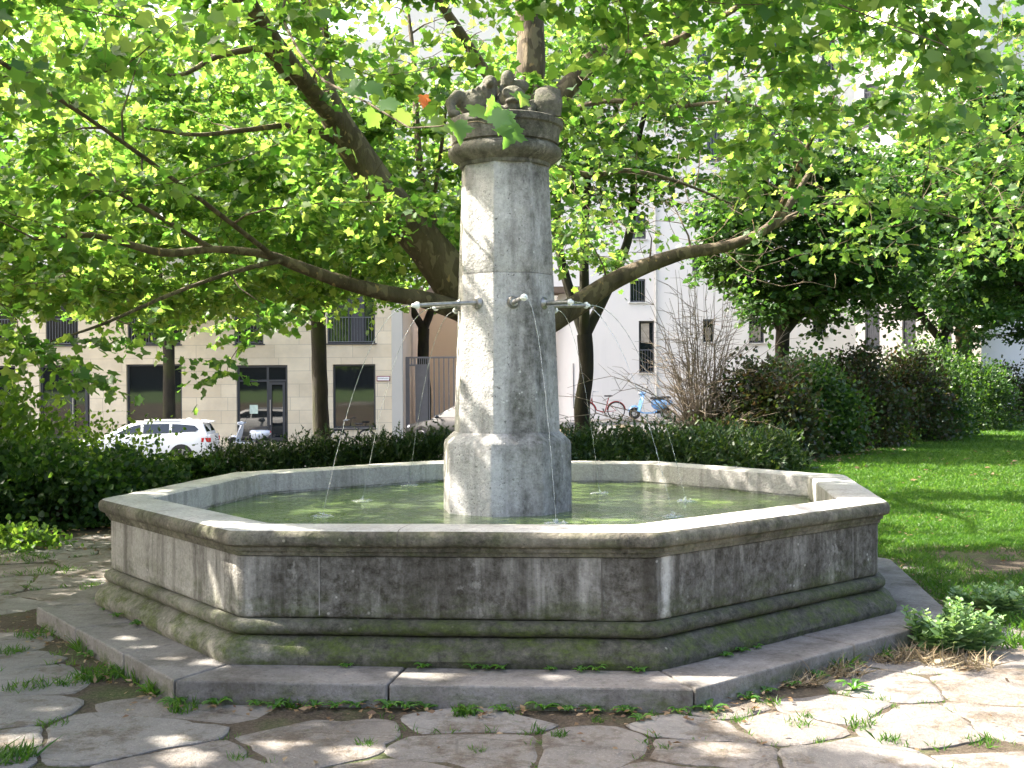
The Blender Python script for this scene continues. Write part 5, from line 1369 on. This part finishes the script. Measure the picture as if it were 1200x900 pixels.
def bicycle(label, loc, rz, m, basket=True):
    t = thing('bicycle', label, 'bicycle', loc, 'bicycles leaning by the buildings', rz)
    for x in (-.55, .55):
        o = MB().ring((x, 0, .34), .32, .017, 36, 8).build('wheel', M_tyre, t, True, True)
        mb = MB(); mb.ring((x, 0, .34), .295, .008, 32, 6).tube([(x, -.04, .34), (x, .04, .34)], .02, 8)
        for k in range(16): a = 2 * PI * k / 16; mb.tube([(x, .02 * (-1) ** k, .34), (x + .29 * math.cos(a), 0, .34 + .29 * math.sin(a))], .002, 4)
        mb.build('rim', M_alloy, o, True, True)
    mb = MB(); mb.tube([(.55, 0, .34), (.12, 0, .30)], .011, 7).tube([(.12, 0, .28), (.27, 0, .84)], .018, 8).tube([(.12, 0, .28), (-.18, 0, .36), (-.34, 0, .62), (-.37, 0, .80)], .022, 8)
    mb.tube([(.22, 0, .62), (.55, 0, .34)], .010, 7).tube([(-.36, 0, .84), (-.40, 0, .70), (-.55, 0, .34)], .015, 8).build('frame', m, t, True, True)
    mb = MB(); mb.tube([(-.36, 0, .84), (-.33, 0, 1.02)], .012, 6).tube([(-.14, -.28, 1.06), (-.28, -.26, 1.07), (-.34, -.1, 1.04), (-.34, .1, 1.04), (-.28, .26, 1.07), (-.14, .28, 1.06)], .012, 7).build('handlebar', M_alloy, t, True, True)
    MB().ball((.29, 0, .90), (.14, .09, .035), 12, 8).ball((.18, 0, .90), (.10, .035, .03), 10, 6).build('saddle', M_seat, t, True, True)
    mb = MB()
    for x in (-.55, .55):
        arc = [(x + .355 * math.cos(a), 0, .34 + .355 * math.sin(a)) for a in np.linspace(.1, PI - .1, 12)]; mb.tube(arc, .018, 6)
    mb.build('mudguards', m, t, True, True)
    mb = MB(); mb.tube([(.30, -.06, .74), (.78, -.06, .74), (.78, .06, .74), (.30, .06, .74)], .008, 6).tube([(.70, .06, .74), (.56, .07, .36)], .006, 5).tube([(.70, -.06, .74), (.56, -.07, .36)], .006, 5).build('rear_rack', M_alloy, t, True, True)
    mb = MB(); mb.ring((.12, .03, .29), .085, .008, 20, 6).tube([(.12, .05, .29), (.20, .09, .17)], .008, 6).tube([(.12, -.05, .29), (.04, -.09, .41)], .008, 6).box(.16, .24, .07, .14, .155, .18).box(.0, .08, -.14, -.07, .40, .425).build('cranks', M_black, t, True, True)
    if basket:
        mb = MB()
        for z, s in ((.78, .13), (.86, .145), (.94, .155), (1.0, .165)):
            mb.tube([(-.58 - s, -s, z), (-.58 + s * .9, -s, z), (-.58 + s * .9, s, z), (-.58 - s, s, z), (-.58 - s, -s, z)], .005, 5)
        for k in range(10):
            a = 2 * PI * k / 10; c, d = math.cos(a), math.sin(a); mb.tube([(-.58 + .12 * max(-1, min(1, c * 1.3)), .12 * max(-1, min(1, d * 1.3)), .78), (-.58 + .16 * max(-1, min(1, c * 1.3)), .165 * max(-1, min(1, d * 1.3)), 1.0)], .005, 5)
        mb.box(-.70, -.46, -.12, .12, .775, .785).build('basket', M_black, t, True, True)
    return t
p = at(705, 470, 34.6)
bicycle('red step-through bicycle with front basket by the white wall', (p.x, 34.6, .13), rad(2), M_red)
p = at(413, 505, 36.1)
bicycle('black bicycle under the right shop window, only wheel tops showing', (p.x, 36.1, gz(p.x, 36.1) + .13), 0, M_black, False)
def scooter(label, loc, rz, m):
    """nose towards -x"""
    t = thing('motor_scooter', label, 'scooter', loc, 'parked motor scooters', rz)
    for x in (-.62, .62):
        o = MB().ring((x, 0, .23), .165, .062, 28, 10).build('wheel', M_tyre, t, True, True); MB().ring((x, 0, .23), .10, .02, 20, 6).ball((x, 0, .23), (.07, .05, .07), 10, 6).build('rim', M_alloy, o, True, True)
    # leg shield, floor, tail
    sh = []
    for u in np.linspace(0, 1, 9):
        x = -.50 + .20 * u; z = .30 + .62 * u; w_ = .20 + .06 * math.sin(PI * u) - .10 * u; sh.append([(x - .06, 0, z), (x - .035, -w_ * .6, z), (x + .02, -w_, z), (x + .045, -w_, z), (x + .02, -w_ * .5, z), (x + .01, 0, z), (x + .02, w_ * .5, z), (x + .045, w_, z), (x + .02, w_, z), (x - .035, w_ * .6, z)])
    MB().loft(sh).build('leg_shield', m, t, True, True)
    MB().loft([[(x, -w_, z - .05), (x, w_, z - .05), (x, w_, z), (x, -w_, z)] for x, w_, z in ((-.47, .17, .33), (-.3, .19, .27), (.1, .19, .27), (.22, .17, .34))]).build('floorboard', m, t, True, True, .01)
    rg = []
    for x, wz, zc, hz in ((.06, .10, .60, .12), (.16, .17, .58, .20), (.36, .215, .56, .21), (.58, .22, .58, .18), (.76, .17, .61, .13), (.86, .09, .63, .07)):
        rg.append([(x, wz * math.cos(a), zc + hz * math.sin(a)) for a in np.linspace(0, 2 * PI, 16, False)])
    MB().loft(rg).build('rear_body', m, t, True, True)
    MB().loft([[(x, w_ * c, z + h_ * s) for c, s in ((-1, -.6), (-1, .3), (-.6, 1), (.6, 1), (1, .3), (1, -.6))] for x, w_, z, h_ in ((.02, .08, .78, .05), (.10, .13, .80, .06), (.35, .14, .79, .06), (.50, .13, .81, .06), (.72, .12, .82, .055), (.80, .07, .80, .04))]).build('seat', M_seat, t, True, True)
    fm = []
    for a in np.linspace(.25, PI - .2, 10): fm.append([(-.62 + .26 * math.cos(a), y, .25 + .26 * math.sin(a) + dz) for y, dz in ((-.09, -.03), (-.06, .02), (0, .035), (.06, .02), (.09, -.03))])
    MB().loft(fm, closed=False, caps=False).build('front_mudguard', m, t, True, True)
    hb = MB().ball((-.33, 0, .98), (.13, .10, .085), 14, 10).tube([(-.28, -.33, 1.0), (-.30, -.15, 1.0), (-.33, 0, .98), (-.30, .15, 1.0), (-.28, .33, 1.0)], [.022, .024, .04, .024, .022], 8).build('handlebar', m, t, True, True)
    MB().ball((-.44, 0, .985), (.04, .065, .065), 12, 8).build('headlamp', M_lampg, hb, True, True)
    for s in (-1, 1): MB().tube([(-.28, s * .22, 1.0), (-.24, s * .30, 1.15), (-.22, s * .32, 1.19)], .007, 6).ball((-.21, s * .33, 1.21), (.02, .055, .045), 10, 6).build('mirror', M_black, hb, True, True)
    MB().loft([[(x, .16 + .05 * c, .27 + .06 * s) for c, s in ((-1, -1), (1, -1), (1, 1), (-1, 1))] for x in (.2, .75)]).tube([(.5, -.18, .27), (.88, -.18, .30)], [.035, .045], 10).build('engine_and_exhaust', M_black, t, True, True)
    MB().ball((.865, 0, .66), (.025, .06, .035), 10, 6).build('tail_lamp', M_tail, t, True, True)
    return t
p = at(762, 470, 34.9)
scooter('pale blue motor scooter with black seat parked by the white wall', (p.x, 34.9, .13), rad(10), M_sblue)
p = at(292, 515, 35.2)
scooter('silver motor scooter half hidden by yews below the glazed door', (p.x, 35.2, gz(p.x, 35.2) + .13), rad(-12), M_ssilver)
# round traffic sign seen from behind at the far right
p = at(1175.5, 440, 44.0)
sgn = thing('street_sign', 'round traffic sign on a grey post near the blue car', 'sign', (p.x, 44.0, 0))
MB().tube([(p.x, 44, 0), (p.x, 44, at(1175, 410, 44).z)], .035, 8).build('post', M_rail, sgn, True)
MB().loft([[(p.x + .3 * math.cos(a), y, at(1175, 411, 44).z + .3 * math.sin(a)) for a in np.linspace(0, 2 * PI, 24, False)] for y in (43.95, 43.965)]).build('plate', M_rail, sgn)

# ------------------------------------------------------------------ lawn, grass, weeds, litter
LAWN = [(2.75, 2.6)] + [(2.9 + .22 * i, 2.45 + .35 * mnoise.noise(Vector((i * .45, 2, 7))) + .15 * mnoise.noise(Vector((i * 1.7, 5, 7)))) for i in range(70)] + [(30, 2.5), (40, 38), (20.3, 36.0), (12.1, 23.0), (7.6, 16.0), (6.1, 13.9), (5.1, 12.2), (3.6, 8.5), (2.6, 5.2)]
def in_poly(x, y, poly):
    c = np.zeros(len(x), bool); n = len(poly)
    for i in range(n):
        x1, y1 = poly[i]; x2, y2 = poly[(i + 1) % n]
        if y1 == y2: continue
        c ^= ((y1 > y) != (y2 > y)) & (x < (x2 - x1) * (y - y1) / (y2 - y1) + x1)
    return c
mbl = MB(); mbl.poly([(x, y, 0.006) for x, y in LAWN]); o = mbl.build('lawn', M_lawn); o['kind'] = 'structure'
def blades(name, X, Y, Z, Hh, m, wd=0.10, lean=0.55, label=None, cat='grass'):
    n = len(X); P = np.stack([X, Y, Z], 1)
    T = rng.normal(size=(n, 3)) * np.array([lean, lean, .15]) + np.array([0, 0, 1.0]); N = random_dirs(n)
    T = _unit(T); B = _unit(np.cross(T, N)); hh = Hh[:, None]; w2 = wd * hh * .5
    bend = rng.normal(size=(n, 3)) * np.array([.35, .35, 0]) * hh
    V = np.stack([P - B * w2, P + B * w2, P + T * hh * .55 + B * w2 * .8 + bend * .25, P + T * hh + bend, P + T * hh * .55 - B * w2 * .8 + bend * .25], 1).reshape(-1, 3)
    lp = (np.arange(n)[:, None] * 5 + np.array([0, 1, 2, 3, 4])).ravel()
    o = np_mesh(name, V, np.full(n, 5), lp, m); o['kind'] = 'stuff'; o['label'] = label; o['category'] = cat; return o
# lawn blades: dense near, coarser far off
n = 260000; Z_ = 11 + 34 * rng.random(n) ** 1.7; px = rng.uniform(880, 1290, n)
X_ = (px - 593) / F_PX * Z_ * 1.0; Y_ = Z_ - D
k = in_poly(X_, Y_, LAWN); X_, Y_, Z_ = X_[k], Y_[k], Z_[k]
blades('grass', X_, Y_, np.full(len(X_), .0), (0.035 + 0.0028 * (Z_ - 8)) * rng.uniform(.5, 1.3, len(X_)), M_grass, .16, .7, 'short sunlit green lawn grass right of the fountain')
# rough grass between the sparse stones on the right and along joints
pts = []
def scatter(cx, cy, r, n, h):
    a = rng.uniform(0, 2 * PI, n); q = r * np.sqrt(rng.random(n)); pts.append(np.stack([cx + q * np.cos(a), cy + q * np.sin(a), np.full(n, h)], 1))
for i in range(260):
    x = 2.8 + rng.random() * 7; y = 2.6 - abs(rng.normal()) * .5; scatter(x, y, .14, 60, .05)
for _ in range(800):
    x, y = rng.uniform(2.9, 9.5), rng.uniform(-1.3, 2.8)
    if in_oct(x, y, -.4): continue
    if mnoise.noise(Vector((x * .8, y * .8, 3))) > -0.22: scatter(x, y, .22, 100, .05)
for px, py, r, n, h in ((70, 722, .16, 120, .07), (95, 738, .15, 160, .09), (115, 760, .14, 160, .09), (88, 800, .10, 120, .05), (120, 792, .14, 220, .06), (150, 785, .1, 130, .06), (175, 795, .12, 220, .10), (195, 812, .10, 160, .09), (205, 800, .08, 130, .12), (232, 812, .08, 120, .11), (255, 818, .07, 90, .10), (40, 745, .12, 110, .05), (12, 765, .1, 90, .05),
                         (60, 850, .07, 60, .04), (345, 828, .05, 90, .05), (30, 806, .12, 120, .05), (215, 832, .08, 90, .06), (430, 873, .04, 50, .035), (278, 890, .04, 50, .035), (545, 838, .06, 120, .05), (870, 845, .04, 45, .035), (1150, 870, .08, 60, .04), (1040, 870, .06, 50, .05), (560, 880, .04, 40, .03), (780, 878, .03, 40, .03), (1010, 850, .07, 60, .05), (935, 850, .06, 60, .04), (900, 800, .05, 60, .06),
                         (920, 797, .08, 90, .09), (975, 783, .09, 120, .09), (1025, 768, .09, 130, .09), (1180, 755, .16, 220, .08), (1195, 735, .15, 200, .08), (655, 862, .04, 60, .035), (700, 845, .03, 40, .03), (25, 655, .3, 200, .05), (60, 670, .25, 150, .05), (110, 690, .15, 80, .05), (15, 890, .1, 160, .07)):
    p = on_ground(px, py, 0); scatter(p.x, p.y, r, n, h)
for cx, cy, RR in CELLS:
    for p in RR[::3]:
        m = mnoise.noise(Vector((p.x * .8, p.y * .8, 11)))
        if m > -.02 and rng.random() < .55: scatter(p.x, p.y, .035, int(6 + 26 * max(0, m)), .028 + .03 * max(0, m))
A = np.concatenate(pts)
keep = np.array([not in_oct(x, y, -.365) for x, y in A[:, :2]]); A = A[keep]
blades('grass', A[:, 0], A[:, 1], np.full(len(A), -.005), A[:, 2] * rng.uniform(.5, 1.4, len(A)), M_grass, .11, .6, 'rough tufts of grass growing between the paving stones')
# dry grass heaps by the right of the step
pts = []
for px, py, r, n in ((905, 800, .12, 260), (940, 800, .10, 180), (985, 790, .12, 220), (1040, 772, .14, 240), (1080, 770, .14, 200), (1120, 778, .2, 260)):
    p = on_ground(px, py, 0); scatter(p.x, p.y, r, n, .11)
A = np.concatenate(pts); keep = np.array([not in_oct(x, y, -.37) for x, y in A[:, :2]]); A = A[keep]
blades('dry_grass', A[:, 0], A[:, 1], np.full(len(A), .0), A[:, 2] * rng.uniform(.5, 1.3, len(A)), M_straw, .05, 1.6, 'dry straw coloured grass lying at the right foot of the step', 'dry grass')

def rosette_mesh(seed, n=11, size=.13):
    r = np.random.default_rng(seed); mb = MB()
    for k in range(n):
        a = 2 * PI * k / n + r.normal() * .35; L = size * r.uniform(.6, 1.25); up = r.uniform(.45, 1.3); wd = L * r.uniform(.16, .24)
        d = Vector((math.cos(a), math.sin(a), 0)); s = Vector((-math.sin(a), math.cos(a), 0)); n0 = len(mb.v); m = 6
        for i in range(m + 1):
            u = i / m; c = d * L * u + Vector((0, 0, up * L * (u - .75 * u * u) * 1.1 + .004)); w_ = wd * (math.sin(PI * min(1, u * .9 + .06)) ** .8) * (1 if i % 2 else .62)
            mb.v += [tuple(c + s * w_ + Vector((0, 0, w_ * .35))), tuple(c), tuple(c - s * w_ + Vector((0, 0, w_ * .35)))]
        for i in range(m):
            b = n0 + 3 * i; mb.f += [(b, b + 1, b + 4, b + 3), (b + 1, b + 2, b + 5, b + 4)]
    me = bpy.data.meshes.new('weed'); me.from_pydata(mb.v, [], mb.f); me.materials.append(M_weed); return me
WM = [rosette_mesh(i, 9 + i, .11 + .012 * (i % 3)) for i in range(5)]
STEPW = [(153, 713), (166, 721), (180, 731), (423, 773), (502, 777), (557, 777), (575, 777), (589, 777), (640, 777), (672, 777), (690, 778), (729, 776), (743, 781), (834, 764), (846, 757), (860, 753), (120, 703)]
FOOTW = [(432, 820), (481, 825), (504, 825), (589, 824), (547, 836), (634, 825), (664, 830), (725, 826), (783, 828), (815, 824), (867, 817), (885, 808), (931, 788), (958, 782), (984, 776), (1014, 768), (1030, 762), (340, 822), (375, 826), (400, 826), (270, 822), (236, 815), (205, 803), (310, 824), (160, 780), (140, 765), (455, 832), (690, 828), (905, 797), (750, 845), (1000, 810), (60, 722)]
for i, (px, py) in enumerate(STEPW + FOOTW):
    on = i < len(STEPW); p = on_ground(px, py, .117 if on else 0.0)
    if not on and in_oct(p.x, p.y, -.37):
        d = Vector((p.x, p.y)); 
        for _ in range(40):
            if not in_oct(d.x, d.y, -.385): break
            d *= 1.01
        p = Vector((d.x, d.y, 0))
    if on:
        d = Vector((p.x, p.y))
        for _ in range(40):
            if not in_oct(d.x, d.y, -.045): break
            d *= 1.006
        p = Vector((d.x, d.y, .117))
    o = bpy.data.objects.new('weed', WM[i % 5]); C.objects.link(o); o.location = p; o.rotation_euler = (0, 0, rng.uniform(0, 6.28)); s = rng.uniform(.55, 1.0) * (.5 if on else .75); o.scale = (s, s, s * rng.uniform(.9, 1.3))
    if on: tag(o, 'small leafy weed sprouting on the step against the basin plinth', 'weed', 'weeds on the step')
    else: tag(o, 'toothed leafy weed growing at the foot of the stone step', 'weed', 'weeds at the foot of the step')
def nettle(label, cx, cy, ns, h0, spread):
    t = thing('nettle_clump', label, 'plant', (cx, cy, 0)); mb = MB(); P = []; T = []; N = []; S = []
    for k in range(ns):
        a = rng.uniform(0, 2 * PI); q = spread * math.sqrt(rng.random()); b = Vector((cx + q * math.cos(a), cy + q * math.sin(a) * .7, -.01)); h = h0 * rng.uniform(.55, 1.2)
        ln = Vector((math.cos(a), math.sin(a), 0)) * rng.uniform(.1, .45) * h; tp = b + ln + Vector((0, 0, h)); mb.tube([b, b.lerp(tp, .5) + Vector((0, 0, .02)), tp], [.004, .0035, .002], 5, False)
        for i in range(11):
            u = .12 + .88 * i / 10; c = b.lerp(tp, u)
            for sd in (0, PI):
                an = i * PI / 2 + sd + a; d = Vector((math.cos(an), math.sin(an), .25 + .5 * u)); P.append(c); T.append(d); N.append(Vector((0, 0, 1)) + Vector(rng.normal(size=3)) * .25); S.append((.085 - .05 * u ** 2) * rng.uniform(.8, 1.2))
    mb.build('stems', M_weed, t, True); leaf_obj('foliage', np.array(P), np.array(T), np.array(N), np.array(S), 'broad', M_nettle, t)
q = on_ground(1108, 764, 0)
nettle('bushy pale green nettle clump in sunlight at the right corner of the step', q.x + .05, q.y, 34, .25, .20)
q = on_ground(1155, 715, 0)
nettle('low grey green weed clump behind the nettles', q.x, q.y, 22, .16, .22)

# fallen leaves and twigs
n = 2600
X_ = rng.uniform(-7.5, 6.5, n); Y_ = rng.uniform(-7, 5.0, n)
w_ = np.array([mnoise.noise(Vector((x * .9, y * .9, 1.7))) for x, y in zip(X_, Y_)])
kk = (w_ > -.05) & np.array([not in_oct(x, y, -.36) for x, y in zip(X_, Y_)]); X_, Y_ = X_[kk], Y_[kk]
ex = []
for i in range(900):
    e = rng.integers(8); qo = oct_off(-.40 - abs(rng.normal()) * .10); p = qo[e].lerp(qo[(e + 1) % 8], rng.random()); ex.append((p.x, p.y))
ex = np.array(ex); X_ = np.concatenate([X_, ex[:, 0]]); Y_ = np.concatenate([Y_, ex[:, 1]])
bx_ = rng.uniform(-7.5, -3, 900); by_ = rng.uniform(2.4, 4.6, 900); X_ = np.concatenate([X_, bx_]); Y_ = np.concatenate([Y_, by_])
gx_ = rng.uniform(0, 1, 700); lx = np.interp(gx_, [0, .3, .6, 1], [5.2, 7.8, 12.3, 20.5]); ly = np.interp(gx_, [0, .3, .6, 1], [12.4, 16.2, 23.3, 36.3]); X_ = np.concatenate([X_, lx + rng.normal(size=700) * .3]); Y_ = np.concatenate([Y_, ly + rng.normal(size=700) * .35 + .25])
lx_, ly_ = rng.uniform(3.2, 14, 420), rng.uniform(2.8, 16, 420); kk = in_poly(lx_, ly_, LAWN); X_ = np.concatenate([X_, lx_[kk]]); Y_ = np.concatenate([Y_, ly_[kk]])
n = len(X_); sz = rng.uniform(.015, .055, n) * np.where(Y_ > 9, 2.2, 1)
P = np.stack([X_, Y_, np.where(Y_ > 2.8, .045, .016) + rng.uniform(0, .012, n)], 1); T = rng.normal(size=(n, 3)) * np.array([1, 1, .15]); N = np.array([0, 0, 1.0]) + rng.normal(size=(n, 3)) * .3
o = leaf_obj('leaf_litter', P, T, N, sz, 'kite', M_litter); o['kind'] = 'stuff'; o['label'] = 'small dry brown leaves scattered over the paving'; o['category'] = 'fallen leaves'
